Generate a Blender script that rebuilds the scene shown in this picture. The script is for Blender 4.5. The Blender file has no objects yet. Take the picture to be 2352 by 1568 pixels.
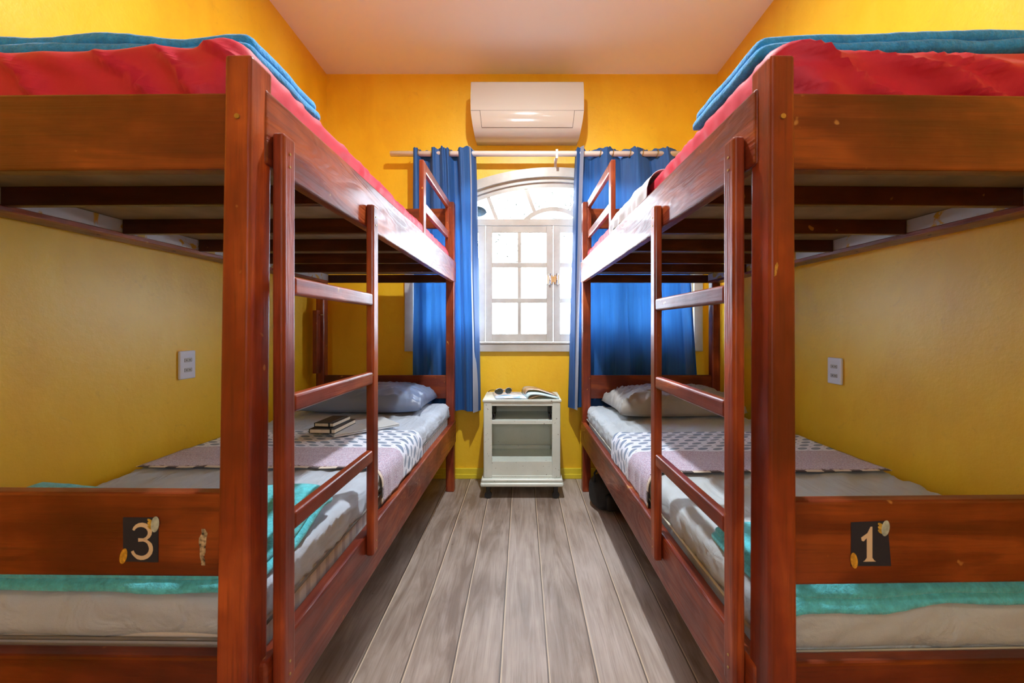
import bpy, bmesh, math, random
from mathutils import Vector, Matrix, noise
random.seed(7)
sc = bpy.context.scene
C = sc.collection
PI = math.pi
# ------------------------------------------------------------------ camera, world, lights, exposure
H = 1.105            # camera height
F = 900.0            # focal length in pixels of the 2352 px frame
cam_d = bpy.data.cameras.new('camera')
cam = bpy.data.objects.new('camera', cam_d); C.objects.link(cam)
cam.location = (0, 0, H); cam.rotation_euler = (PI/2, 0, 0)
cam_d.sensor_width = 36; cam_d.lens = F/2352*36
cam_d.shift_x = -24/2352; cam_d.shift_y = -32/2352
cam_d.clip_start = 0.05
cam_d.dof.use_dof = True; cam_d.dof.focus_distance = 2.1; cam_d.dof.aperture_fstop = 6.3
sc.camera = cam
sc.view_settings.view_transform = 'Standard'; sc.view_settings.look = 'None'
sc.view_settings.gamma = 1.0; sc.view_settings.use_curve_mapping = False
sc.view_settings.exposure = 0.90
sc.cycles.max_bounces = 10; sc.cycles.diffuse_bounces = 6; sc.cycles.glossy_bounces = 4
sc.cycles.transparent_max_bounces = 12
sc.cycles.sample_clamp_indirect = 6.0
sc.cycles.use_denoising = True

w = bpy.data.worlds.new('daylight'); sc.world = w; w.use_nodes = True
bg = w.node_tree.nodes['Background']
bg.inputs[0].default_value = (0.73, 0.85, 0.99, 1); bg.inputs[1].default_value = 13.0

YW, XL, XR, ZC, YB = 2.88, -1.44, 1.43, 2.967, -1.6     # far wall, side walls, ceiling, wall behind the camera
WX = 0.228                                              # window centre line

def area(name, loc, rot, size, size_y, power, color, portal=False):
    d = bpy.data.lights.new(name, 'AREA'); d.shape = 'RECTANGLE'; d.size = size; d.size_y = size_y
    d.energy = power; d.color = color
    o = bpy.data.objects.new(name, d); C.objects.link(o); o.location = loc; o.rotation_euler = rot
    if portal: d.cycles.is_portal = True
    return o
area('window_daylight_portal', (WX, YW+0.20, 1.60), (-PI/2, 0, 0), 2.15, 1.35, 1, (1, 1, 1), True)
area('added_fill_window_portal', (0.0, YB-0.14, 1.70), (PI/2, 0, 0), 0.44, 0.84, 1, (1, 1, 1), True)  # portal for the added window behind the camera, fill daylight only
sd = bpy.data.lights.new('sun', 'SUN'); sd.energy = 420; sd.angle = 0.01; sd.color = (0.96, 0.97, 1.0)
sun = bpy.data.objects.new('sun', sd); C.objects.link(sun); sun.rotation_euler = (0, math.radians(34), 0)   # high sun along the street side, it never shines into the room
LAMPS = [((0.04, 1.42, 2.86), 30, (0.94, 0.98, 1.0)), ((0.35, -0.75, 2.86), 3.5, (0.96, 0.98, 1.0))]

# ------------------------------------------------------------------ helpers
def link(o, parent=None):
    C.objects.link(o)
    if parent is not None: o.parent = parent
    return o
def mobj(name, bm, mat, parent=None, smooth=False, loc=None, rotz=None):
    me = bpy.data.meshes.new(name)
    bmesh.ops.recalc_face_normals(bm, faces=bm.faces)
    bm.to_mesh(me); bm.free()
    mats = mat if isinstance(mat, (list, tuple)) else [mat]
    for m in mats: me.materials.append(m)
    if smooth:
        for p in me.polygons: p.use_smooth = True
    o = bpy.data.objects.new(name, me); link(o, parent)
    if loc is not None: o.location = loc
    if rotz is not None: o.rotation_euler = (0, 0, rotz)
    return o
def tag(o, label, cat=None, group=None):
    o['label'] = label
    if cat: o['category'] = cat
    if group: o['group'] = group
    return o
def struct(o): o['kind'] = 'structure'; return o
def empty(name, loc, rotz=0):
    o = bpy.data.objects.new(name, None); link(o); o.location = loc; o.rotation_euler = (0, 0, rotz)
    o.empty_display_size = 0.05
    return o
def hexa(bm, bot, top, bevel=0.0, seg=2, mi=0):
    """bot, top: 4 (x,y,z) corners each, counter-clockwise"""
    vs = [bm.verts.new(p) for p in bot] + [bm.verts.new(p) for p in top]
    f = [bm.faces.new([vs[i] for i in idx]) for idx in
         ((3, 2, 1, 0), (4, 5, 6, 7), (0, 1, 5, 4), (1, 2, 6, 5), (2, 3, 7, 6), (3, 0, 4, 7))]
    for q in f: q.material_index = mi
    bmesh.ops.recalc_face_normals(bm, faces=f)
    if bevel > 0:
        es = list({e for q in f for e in q.edges})
        bmesh.ops.bevel(bm, geom=es, offset=bevel, segments=seg, profile=0.5, affect='EDGES')
def bx(bm, x0, x1, y0, y1, z0, z1, bevel=0.0, seg=2, mi=0):
    if x0 > x1: x0, x1 = x1, x0
    if y0 > y1: y0, y1 = y1, y0
    b = [(x0, y0), (x1, y0), (x1, y1), (x0, y1)]
    hexa(bm, [(x, y, z0) for x, y in b], [(x, y, z1) for x, y in b], bevel, seg, mi)
def box(name, dims, mat, parent=None, bevel=0.003, seg=2, **k):
    bm = bmesh.new(); bx(bm, *dims, bevel=bevel, seg=seg)
    return mobj(name, bm, mat, parent, **k)
def q4(bm, a, b, c, d, mi=0):
    f = bm.faces.new([bm.verts.new(p) for p in (a, b, c, d)]); f.material_index = mi
def tube(bm, pts, r, n=10, cap=True, mi=0):
    pts = [Vector(p) for p in pts]; rs = r if isinstance(r, (list, tuple)) else [r]*len(pts)
    rings = []; up = Vector((0, 0, 1))
    for i, p in enumerate(pts):
        t = (pts[min(i+1, len(pts)-1)] - pts[max(i-1, 0)]).normalized()
        a = t.cross(up)
        if a.length < 1e-3: a = t.cross(Vector((1, 0, 0)))
        a.normalize(); b = t.cross(a).normalized()
        rings.append([bm.verts.new(p + (a*math.cos(2*PI*k/n) + b*math.sin(2*PI*k/n))*rs[i]) for k in range(n)])
    for i in range(len(rings)-1):
        for k in range(n):
            f = bm.faces.new((rings[i][k], rings[i][(k+1) % n], rings[i+1][(k+1) % n], rings[i+1][k])); f.material_index = mi; f.smooth = True
    if cap:
        bm.faces.new(rings[0][::-1]); bm.faces.new(rings[-1])
def lathe(bm, prof, n=24, cx=0, cy=0):
    rings = [[bm.verts.new((cx+r*math.cos(2*PI*k/n), cy+r*math.sin(2*PI*k/n), z)) for k in range(n)] for r, z in prof]
    for i in range(len(rings)-1):
        for k in range(n):
            bm.faces.new((rings[i][k], rings[i][(k+1) % n], rings[i+1][(k+1) % n], rings[i+1][k]))
    bm.faces.new(rings[0][::-1]); bm.faces.new(rings[-1])
def rbox(bm, sx, sy, sz, r, step, disp=None, zmin=None, exact=None):
    """rounded box centred on x,y with its base on z=0, finely divided, each point moved by disp(p, normal)"""
    nx, ny, nz = max(2, round(sx/step)), max(2, round(sy/step)), max(3, round(sz/(step*0.6)))
    hx, hy, hz = sx/2, sy/2, sz/2; r = min(r, hx, hy, hz)
    cache = {}
    def v(i, j, k):
        key = (i, j, k)
        if key in cache: return cache[key]
        def ax(i, n, h):
            return -h + 2*h*i/n
        p = Vector((ax(i, nx, hx), ax(j, ny, hy), ax(k, nz, hz)))
        inner = Vector((max(-hx+r, min(hx-r, p.x)), max(-hy+r, min(hy-r, p.y)), max(-hz+r, min(hz-r, p.z))))
        d = p - inner
        if d.length > 1e-9:
            n_ = d.normalized(); q = inner + n_*min(r, d.length if d.length < r else r)
        else:
            n_ = Vector((0, 0, 1)); q = p
        q = q + Vector((0, 0, hz))
        if disp: q = disp(q, n_)
        cache[key] = bm.verts.new(q); return cache[key]
    def quad(a, b, c, d):
        f = bm.faces.new((a, b, c, d)); f.smooth = True
    for i in range(nx):
        for j in range(ny):
            quad(v(i, j, 0), v(i, j+1, 0), v(i+1, j+1, 0), v(i+1, j, 0)); quad(v(i, j, nz), v(i+1, j, nz), v(i+1, j+1, nz), v(i, j+1, nz))
    for i in range(nx):
        for k in range(nz):
            quad(v(i, 0, k), v(i+1, 0, k), v(i+1, 0, k+1), v(i, 0, k+1)); quad(v(i, ny, k), v(i, ny, k+1), v(i+1, ny, k+1), v(i+1, ny, k))
    for j in range(ny):
        for k in range(nz):
            quad(v(0, j, k), v(0, j, k+1), v(0, j+1, k+1), v(0, j+1, k)); quad(v(nx, j, k), v(nx, j+1, k), v(nx, j+1, k+1), v(nx, j, k+1))
def nz3(x, y, z, s=1.0): return noise.noise(Vector((x*s, y*s, z*s)))
def ridge(x, y, z):
    return (1.0 - abs(noise.noise(Vector((x, y, z))))*2.2)
def fract_fold(p, a, lx, ly, seed=0.0):
    """fold field: ridges running along direction a, lengths lx along, ly across"""
    ca, sa = math.cos(a), math.sin(a)
    s = (p[0]*ca + p[1]*sa)/lx; t = (-p[0]*sa + p[1]*ca)/ly
    return max(0.0, ridge(s+seed, t+0.6*nz3(s, t, seed), seed))**2

# ------------------------------------------------------------------ materials
class NT:
    def __init__(s, name):
        s.m = bpy.data.materials.new(name); s.m.use_nodes = True
        s.t = s.m.node_tree; s.p = s.t.nodes['Principled BSDF']; s.out = s.t.nodes['Material Output']
    def new(s, typ, ins=None, **props):
        n = s.t.nodes.new(typ)
        for k, v in props.items(): setattr(n, k, v)
        for k, v in (ins or {}).items(): s.set(n.inputs[k], v)
        return n
    def set(s, sock, v):
        if isinstance(v, bpy.types.NodeSocket): s.t.links.new(v, sock)
        else:
            if sock.type == 'RGBA' and len(v) == 3: v = (*v, 1)
            sock.default_value = v
    def math(s, op, a, b=0.0, c=0.0, clamp=False):
        n = s.new('ShaderNodeMath', {0: a, 1: b, 2: c}, operation=op, use_clamp=clamp); return n.outputs[0]
    def coord(s, kind='Object'): return s.new('ShaderNodeTexCoord').outputs[kind]
    def mapping(s, vec, loc=(0, 0, 0), rot=(0, 0, 0), scale=(1, 1, 1)):
        return s.new('ShaderNodeMapping', {'Vector': vec, 'Location': loc, 'Rotation': rot, 'Scale': scale}).outputs[0]
    def noise(s, vec, scale=5, detail=4, rough=0.5, dist=0.0, out=0):
        return s.new('ShaderNodeTexNoise', {'Vector': vec, 'Scale': scale, 'Detail': detail, 'Roughness': rough, 'Distortion': dist}).outputs[out]
    def ramp(s, fac, stops, interp='LINEAR'):
        n = s.new('ShaderNodeValToRGB', {'Fac': fac}); cr = n.color_ramp; cr.interpolation = interp
        while len(cr.elements) < len(stops): cr.elements.new(0.5)
        for e, (pos, col) in zip(cr.elements, stops):
            e.position = pos; e.color = (*col, 1) if len(col) == 3 else col
        return n.outputs[0]
    def mix(s, fac, a, b, blend='MIX'):
        n = s.new('ShaderNodeMix', data_type='RGBA', blend_type=blend)
        s.set(n.inputs[0], fac); s.set(n.inputs[6], a); s.set(n.inputs[7], b); return n.outputs[2]
    def bump(s, h, strength=0.3, dist=0.01):
        return s.new('ShaderNodeBump', {'Height': h, 'Strength': strength, 'Distance': dist}).outputs[0]
    def base(s, col=None, rough=None, normal=None, metal=None, **k):
        P = s.p.inputs
        if col is not None: s.set(P['Base Color'], col)
        if rough is not None: s.set(P['Roughness'], rough)
        if normal is not None: s.set(P['Normal'], normal)
        if metal is not None: s.set(P['Metallic'], metal)
        for kk, v in k.items(): s.set(P[kk.replace('_', ' ')], v)
        return s.m
    def sep(s, vec):
        return s.new('ShaderNodeSeparateXYZ', {0: vec}).outputs
    def comb(s, x, y, z=0.0):
        return s.new('ShaderNodeCombineXYZ', {0: x, 1: y, 2: z}).outputs[0]

def simple(name, col, rough=0.5, var=0.08, scale=8, bump=0.0, metal=0.0, **k):
    n = NT(name); c = n.coord()
    f = n.noise(c, scale, 4)
    a = tuple(max(0, x*(1-var*2)) for x in col); b = tuple(min(1, x*(1+var)) for x in col)
    colr = n.ramp(f, [(0.3, a), (0.7, b)])
    nm = n.bump(n.noise(c, scale*6, 3), bump, 0.004) if bump else None
    return n.base(colr, rough, nm, metal, **k)

def wood(name, axis, tone=1.0, figure=0.25):
    n = NT(name)
    c = n.coord(); r = n.new('ShaderNodeObjectInfo').outputs['Random']
    off = n.new('ShaderNodeVectorMath', {0: c, 1: n.comb(n.math('MULTIPLY', r, 17.0), n.math('MULTIPLY', r, 9.0), n.math('MULTIPLY', r, 23.0))}, operation='ADD').outputs[0]
    sc_ = [1, 1, 1]; sc_[axis] = 0.17
    g = n.mapping(off, scale=sc_)
    fig = n.noise(g, 9, 3, 0.5, 1.2)
    rings = n.math('FRACT', n.math('MULTIPLY', fig, 9.0))
    rings = n.math('ABSOLUTE', n.math('SUBTRACT', rings, 0.5))
    sc2 = [1, 1, 1]; sc2[axis] = 0.035
    fine = n.noise(n.mapping(off, scale=sc2), 160, 3, 0.6)
    big = n.noise(off, 5, 3, 0.55)
    f = n.math('ADD', n.math('MULTIPLY', fig, 0.55), n.math('MULTIPLY', big, 0.45))
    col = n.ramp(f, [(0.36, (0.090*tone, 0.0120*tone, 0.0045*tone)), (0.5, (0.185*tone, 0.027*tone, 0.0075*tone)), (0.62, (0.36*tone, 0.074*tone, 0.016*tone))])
    col = n.mix(n.math('MULTIPLY', rings, 0.35), col, (0.09*tone, 0.016*tone, 0.006*tone))
    col = n.mix(n.ramp(fine, [(0.52, (0, 0, 0)), (0.70, (0.35, 0.35, 0.35))]), col, (0.06, 0.012, 0.005))
    # small worn nicks
    nick = n.ramp(n.noise(off, 26, 2, 0.4), [(0.74, (0, 0, 0)), (0.77, (1, 1, 1))])
    col = n.mix(n.math('MULTIPLY', nick, 0.6), col, (0.55, 0.27, 0.07))
    h = n.math('ADD', n.math('MULTIPLY', rings, figure), n.math('MULTIPLY', fine, 0.9))
    h = n.math('ADD', h, n.math('MULTIPLY', n.noise(off, 35, 2), 0.5))
    nm = n.bump(h, 0.30, 0.0028)
    rough = n.math('ADD', 0.24, n.math('ADD', n.math('MULTIPLY', rings, 0.22*min(1.0, figure+0.2)), n.math('MULTIPLY', n.noise(off, 14, 4, 0.6), 0.22)))
    return n.base(col, rough, nm, Specular_IOR_Level=0.38, Coat_Weight=0.15, Coat_Roughness=0.10, Coat_IOR=1.5)
WX_, WY_, WZ_ = wood('varnished_wood_x', 0, 0.76), wood('varnished_wood_y', 1, 1.0, 1.5), wood('varnished_wood_z', 2, 1.25)
WR_ = wood('varnished_rung_wood', 1, 1.15, 0.15)
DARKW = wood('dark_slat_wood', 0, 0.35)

def m_wall():
    n = NT('yellow_wall_paint'); c = n.coord()
    big = n.noise(c, 1.3, 4, 0.55); mid = n.noise(n.mapping(c, scale=(1, 1, 0.5)), 5, 5, 0.6, 0.8)
    f = n.math('ADD', n.math('MULTIPLY', big, 0.6), n.math('MULTIPLY', mid, 0.4))
    col = n.ramp(f, [(0.38, (0.78, 0.435, 0.012)), (0.50, (0.84, 0.505, 0.016)), (0.62, (0.87, 0.55, 0.030))])
    st = n.ramp(n.noise(c, 16, 5, 0.7, 1.5), [(0.60, (0, 0, 0)), (0.70, (1, 1, 1))])
    col = n.mix(n.math('MULTIPLY', st, 0.32), col, (0.60, 0.33, 0.02))
    h = n.math('ADD', n.noise(c, 45, 4, 0.6), n.math('MULTIPLY', n.noise(c, 4, 3), 2.0))
    return n.base(col, 0.42, n.bump(h, 0.12, 0.01))
WALL = m_wall()
CEIL = simple('white_ceiling_paint', (0.84, 0.82, 0.80), 0.7, 0.01, 2, 0.05)
WHITE = None
def m_painted():
    n = NT('aged_white_gloss_paint'); c = n.coord()
    col = n.ramp(n.noise(c, 4, 4, 0.6), [(0.38, (0.44, 0.42, 0.38)), (0.62, (0.55, 0.54, 0.50))])
    chip = n.ramp(n.noise(c, 60, 3, 0.6), [(0.735, (0, 0, 0)), (0.75, (1, 1, 1))])
    col = n.mix(n.math('MULTIPLY', chip, 0.5), col, (0.16, 0.12, 0.09))
    return n.base(col, 0.32, n.bump(n.noise(n.mapping(c, scale=(1, 1, 0.3)), 30, 4), 0.12, 0.004))
WHITE = m_painted()
def m_cab():
    n = NT('greenish_white_enamel'); c = n.coord()
    col = n.ramp(n.noise(c, 5, 4, 0.6), [(0.3, (0.60, 0.66, 0.60)), (0.7, (0.72, 0.77, 0.71))])
    chip = n.ramp(n.noise(c, 55, 3, 0.6), [(0.68, (0, 0, 0)), (0.695, (1, 1, 1))])
    col = n.mix(n.math('MULTIPLY', chip, 0.75), col, (0.09, 0.06, 0.045))
    return n.base(col, 0.34, n.bump(n.noise(c, 25, 3), 0.08, 0.004))
CAB = m_cab()
def m_floor():
    n = NT('weathered_floorboards'); c = n.coord(); s = n.sep(c)
    t = n.math('DIVIDE', n.math('ADD', s[0], 0.0723), 0.1541)
    wob = n.math('MULTIPLY', n.math('SUBTRACT', n.noise(n.mapping(c, scale=(0, 3, 0)), 3, 2), 0.5), 0.02)
    t = n.math('ADD', t, wob)
    fr = n.math('FRACT', t); idn = n.math('FLOOR', t)
    rnd = n.new('ShaderNodeTexWhiteNoise', {'W': idn}, noise_dimensions='1D').outputs['Value']
    off = n.new('ShaderNodeVectorMath', {0: c, 1: n.comb(n.math('MULTIPLY', rnd, 5.0), n.math('MULTIPLY', rnd, 31.0), 0.0)}, operation='ADD').outputs[0]
    fig = n.noise(n.mapping(off, scale=(1, 0.13, 1)), 14, 5, 0.6, 1.8)
    fine = n.noise(n.mapping(off, scale=(1, 0.03, 1)), 170, 3, 0.6)
    big = n.noise(off, 3.0, 3, 0.5)
    f = n.math('ADD', n.math('MULTIPLY', fig, 0.5), n.math('ADD', n.math('MULTIPLY', big, 0.35), n.math('MULTIPLY', rnd, 0.15)))
    col = n.ramp(f, [(0.36, (0.205, 0.15, 0.115)), (0.50, (0.37, 0.30, 0.255)), (0.66, (0.50, 0.43, 0.385))])
    col = n.mix(n.ramp(fine, [(0.48, (0, 0, 0)), (0.7, (0.35, 0.35, 0.35))]), col, (0.15, 0.11, 0.09))
    spot = n.ramp(n.noise(off, 30, 3, 0.6), [(0.72, (0, 0, 0)), (0.76, (1, 1, 1))])
    col = n.mix(n.math('MULTIPLY', spot, 0.6), col, (0.06, 0.035, 0.025))
    d = n.math('SUBTRACT', 0.5, n.math('ABSOLUTE', n.math('SUBTRACT', fr, 0.5)))      # 0 on a seam
    dark = n.math('LESS_THAN', d, 0.016)
    lite = n.math('LESS_THAN', n.math('ABSOLUTE', n.math('SUBTRACT', fr, 0.030)), 0.014)
    col = n.mix(n.math('MULTIPLY', dark, 0.8), col, (0.06, 0.04, 0.03))
    col = n.mix(n.math('MULTIPLY', lite, 0.8), col, (0.62, 0.50, 0.36))
    h = n.math('ADD', n.math('MULTIPLY', n.math('SUBTRACT', 1.0, dark), 1.5), n.math('ADD', fine, fig))
    return n.base(col, n.math('ADD', 0.34, n.math('MULTIPLY', fig, 0.25)), n.bump(h, 0.15, 0.004))
FLOOR = m_floor()

def cloth(name, col, rough=0.85, var=0.06, weave=900, bump=0.12, sheen=0.2, foldscale=0.0, folds=0.0):
    n = NT(name); c = n.coord()
    a = tuple(x*(1-var) for x in col); b = tuple(min(1, x*(1+var)) for x in col)
    colr = n.ramp(n.noise(c, 7, 4), [(0.3, a), (0.7, b)])
    h = n.math('MULTIPLY', n.noise(c, weave, 2), 0.15)
    if folds: h = n.math('ADD', h, n.math('MULTIPLY', n.noise(n.mapping(c, rot=(0, 0, 0.5), scale=(1, foldscale, 1)), 14, 3, 0.5, 0.6), folds))
    return n.base(colr, rough, n.bump(h, bump, 0.01), Sheen_Weight=sheen, Sheen_Roughness=0.5)
RED = cloth('red_cotton_sheet', (0.50, 0.002, 0.034), 0.6, sheen=0.03, var=0.05, folds=0.8, foldscale=0.3, bump=0.25)
GREYS = cloth('grey_cotton_sheet', (0.44, 0.51, 0.61), 0.65, folds=2.2, foldscale=0.30, bump=0.8)
GREYS2 = cloth('pale_green_grey_sheet', (0.47, 0.54, 0.59), 0.65, folds=2.2, foldscale=0.30, bump=0.8)
SATIN = cloth('blue_grey_satin', (0.17, 0.22, 0.34), 0.28, folds=0.9, foldscale=0.3, bump=0.25, sheen=0.0)
BEIGEP = cloth('grey_beige_cotton', (0.30, 0.29, 0.27), 0.5, folds=1.2, foldscale=0.5, bump=0.35)
WHITEC = cloth('off_white_cotton', (0.52, 0.53, 0.58), 0.8, folds=0.8, foldscale=0.4, bump=0.3)
def m_fleece(name, col):
    n = NT(name); c = n.coord()
    colr = n.ramp(n.noise(c, 60, 4, 0.7), [(0.3, tuple(x*0.72 for x in col)), (0.7, tuple(min(1, x*1.25) for x in col))])
    h = n.math('ADD', n.noise(c, 130, 4, 0.7), n.math('MULTIPLY', n.noise(c, 35, 3), 0.7))
    return n.base(colr, 0.95, n.bump(h, 0.7, 0.006), Sheen_Weight=0.3, Sheen_Roughness=0.4)
BLUEF = m_fleece('blue_fleece', (0.02, 0.30, 0.72))
TURQF = m_fleece('turquoise_fleece', (0.10, 0.58, 0.70))
def m_ticking():
    n = NT('striped_mattress_ticking'); c = n.coord(); s = n.sep(c)
    fr = n.math('FRACT', n.math('MULTIPLY', s[1], 22.0))
    f = n.ramp(fr, [(0.0, (0.62, 0.60, 0.58)), (0.5, (0.62, 0.60, 0.58)), (0.56, (0.42, 0.39, 0.41)), (0.9, (0.46, 0.43, 0.44)), (0.96, (0.62, 0.6, 0.58))])
    return n.base(f, 0.7, n.bump(n.noise(c, 90, 2), 0.2, 0.004))
TICK = m_ticking()
PIPING = simple('grey_piping', (0.16, 0.15, 0.14), 0.8)
CREAMPIPE = simple('cream_piping', (0.62, 0.62, 0.52), 0.7)

def m_runner():
    n = NT('printed_cotton_bedspread'); uv = n.new('ShaderNodeTexCoord').outputs['UV']; s = n.sep(uv)
    # uv in metres: x across the bed, y along it from the foot hem (0) to the head hem (0.5)
    x, y = s[0], s[1]
    shx = n.math('ADD', x, n.math('MULTIPLY', y, 0.9))
    v = n.comb(n.math('MULTIPLY', shx, 16.5), n.math('MULTIPLY', y, 23.0))
    vor = n.new('ShaderNodeTexVoronoi', {'Vector': v, 'Scale': 1.0, 'Randomness': 0.12}, voronoi_dimensions='2D').outputs['Distance']
    oval = n.math('LESS_THAN', vor, 0.34)
    st = n.math('GREATER_THAN', n.math('SINE', n.math('MULTIPLY', n.math('ADD', x, n.math('MULTIPLY', y, 1.6)), 900.0)), -0.2)
    inner = n.mix(n.math('MULTIPLY', st, 0.5), (0.13, 0.20, 0.33), (0.29, 0.37, 0.50))
    v2 = n.comb(n.math('ADD', n.math('MULTIPLY', shx, 16.5), 0.5), n.math('ADD', n.math('MULTIPLY', y, 23.0), 0.5))
    vor2 = n.new('ShaderNodeTexVoronoi', {'Vector': v2, 'Scale': 1.0, 'Randomness': 0.12}, voronoi_dimensions='2D').outputs['Distance']
    dot = n.math('LESS_THAN', vor2, 0.09)
    ground = (0.68, 0.74, 0.86)
    A = n.mix(oval, ground, inner); A = n.mix(n.math('MULTIPLY', dot, 0.7), A, (0.3, 0.32, 0.42))
    wv = n.new('ShaderNodeTexWave', {'Vector': uv, 'Scale': 42.0, 'Distortion': 7.0, 'Detail': 3.0, 'Detail Scale': 9.0}, bands_direction='Y').outputs['Fac']
    nz = n.noise(uv, 130, 3, 0.6)
    B = n.ramp(wv, [(0.25, (0.26, 0.22, 0.36)), (0.5, (0.44, 0.41, 0.56)), (0.75, (0.68, 0.64, 0.74))])
    B = n.mix(n.ramp(nz, [(0.5, (0, 0, 0)), (0.62, (0.55, 0.55, 0.55))]), B, (0.42, 0.22, 0.33))
    hs = n.math('GREATER_THAN', n.math('SINE', n.math('MULTIPLY', x, 62.0)), 0.35)
    Hm = n.mix(hs, (0.66, 0.60, 0.52), (0.07, 0.055, 0.06))
    E = n.mix(n.math('GREATER_THAN', n.noise(uv, 90, 1), 0.45), (0.12, 0.05, 0.07), (0.45, 0.36, 0.42))
    col = n.mix(n.math('GREATER_THAN', y, 0.235), B, A)
    col = n.mix(n.math('LESS_THAN', y, 0.022), col, E)
    col = n.mix(n.math('LESS_THAN', y, 0.013), col, Hm)
    line = n.math('LESS_THAN', n.math('ABSOLUTE', n.math('SUBTRACT', y, 0.462)), 0.0025)
    col = n.mix(n.math('MULTIPLY', line, 0.8), col, (0.10, 0.09, 0.12))
    return n.base(col, 0.85, n.bump(n.math('ADD', n.noise(uv, 500, 2), wv), 0.12, 0.003), Sheen_Weight=0.2)
RUNNER = m_runner()

def m_curtain():
    n = NT('blue_curtain_fabric'); c = n.coord()
    back = n.new('ShaderNodeNewGeometry').outputs['Backfacing']
    f = n.noise(n.mapping(c, scale=(1, 1, 0.03)), 60, 3)
    col = n.ramp(f, [(0.3, (0.003, 0.058, 0.23)), (0.7, (0.006, 0.098, 0.34))])
    col = n.mix(back, col, (0.33, 0.38, 0.50))
    nm = n.bump(n.noise(n.mapping(c, scale=(1, 1, 0.6)), 400, 2), 0.15, 0.004)
    n.base(col, 0.62, nm, Sheen_Weight=0.15)
    tr = n.new('ShaderNodeBsdfTranslucent', {'Color': (0.03, 0.16, 0.50, 1)})
    mx = n.new('ShaderNodeMixShader', {0: 0.10, 1: n.p.outputs[0], 2: tr.outputs[0]})
    n.t.links.new(mx.outputs[0], n.out.inputs[0]); return n.m
CURT = m_curtain()
def m_glass():
    n = NT('window_glass'); c = n.coord()
    tr = n.new('ShaderNodeBsdfTransparent', {'Color': (0.96, 0.98, 0.98, 1)})
    gl = n.new('ShaderNodeBsdfGlossy', {'Color': (1, 1, 1, 1), 'Roughness': 0.04})
    fr = n.new('ShaderNodeFresnel', {'IOR': 1.45})
    mx = n.new('ShaderNodeMixShader', {0: fr.outputs[0], 1: tr.outputs[0], 2: gl.outputs[0]})
    n.t.links.new(mx.outputs[0], n.out.inputs[0]); n.t.nodes.remove(n.p); return n.m
GLASS = m_glass()
ACW = simple('cream_white_plastic', (0.56, 0.51, 0.45), 0.10, 0.01, 2, Coat_Weight=0.3)
ACD = simple('dark_seam_plastic', (0.06, 0.05, 0.05), 0.5)
ROD = simple('white_lacquered_tube', (0.78, 0.76, 0.74), 0.22, 0.01)
PLASTIC = simple('white_socket_plastic', (0.72, 0.74, 0.80), 0.25, 0.01)
SOCKET = simple('grey_socket_plastic', (0.42, 0.41, 0.38), 0.4, 0.02)
BLACK = simple('black_matte', (0.012, 0.012, 0.013), 0.45, 0.1)
BLACKN = simple('black_nylon', (0.010, 0.010, 0.012), 0.7, 0.1, 30, 0.3)
BRASS = simple('brass_screw', (0.50, 0.34, 0.10), 0.35, 0.1, 40, metal=0.8)
CHROME = simple('chrome', (0.75, 0.72, 0.74), 0.12, 0.02, metal=1.0)
PLY = simple('plywood_underside', (0.30, 0.20, 0.115), 0.7, 0.15, 10, 0.1)
def m_whitewash():
    n = NT('white_board_with_yellow_smears'); c = n.coord()
    f = n.ramp(n.noise(c, 11, 4, 0.6, 0.8), [(0.56, (0, 0, 0)), (0.60, (1, 1, 1))])
    return n.base(n.mix(f, (0.60, 0.60, 0.68), (0.62, 0.36, 0.05)), 0.5)
WWASH = m_whitewash()
BASEB = simple('yellow_skirting_paint', (0.76, 0.60, 0.03), 0.35, 0.05, 9, 0.1)

# ------------------------------------------------------------------ room
def plane_box(name, dims, mat): return struct(box(name, dims, mat, None, 0))
plane_box('floor', (XL-0.12, XR+0.12, YB-0.12, YW+0.15, -0.10, 0.0), FLOOR)
plane_box('ceiling', (XL-0.12, XR+0.12, YB-0.12, YW+0.15, ZC, ZC+0.10), CEIL)
plane_box('wall_left', (XL-0.12, XL, YB, YW+0.15, 0, ZC), WALL)
plane_box('wall_right', (XR, XR+0.12, YB, YW+0.15, 0, ZC), WALL)
bm = bmesh.new()
for d_ in ((XL-0.12, -0.20, 0, ZC), (0.20, XR+0.12, 0, ZC), (-0.20, 0.20, 0, 1.3), (-0.20, 0.20, 2.1, ZC)): bx(bm, d_[0], d_[1], YB-0.12, YB, d_[2], d_[3])  # end wall, with a gap left for the added fill window
struct(mobj('wall_front', bm, WALL))
bm = bmesh.new()
for d_ in ((-0.199, -0.17, 1.3, 2.1), (0.17, 0.199, 1.3, 2.1), (-0.01, 0.01, 1.34, 2.06), (-0.17, 0.17, 1.3, 1.34), (-0.17, 0.17, 2.06, 2.1)): bx(bm, d_[0], d_[1], YB-0.09, YB-0.03, d_[2]+0.001, d_[3]-0.001)
w2 = struct(mobj('added_fill_window', bm, WHITE))  # unseen window, added so that daylight from behind brightens the bunks
bm = bmesh.new(); q4(bm, (-0.17, YB-0.06, 1.34), (0.17, YB-0.06, 1.34), (0.17, YB-0.06, 2.06), (-0.17, YB-0.06, 2.06)); mobj('pane', bm, GLASS, w2)
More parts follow.
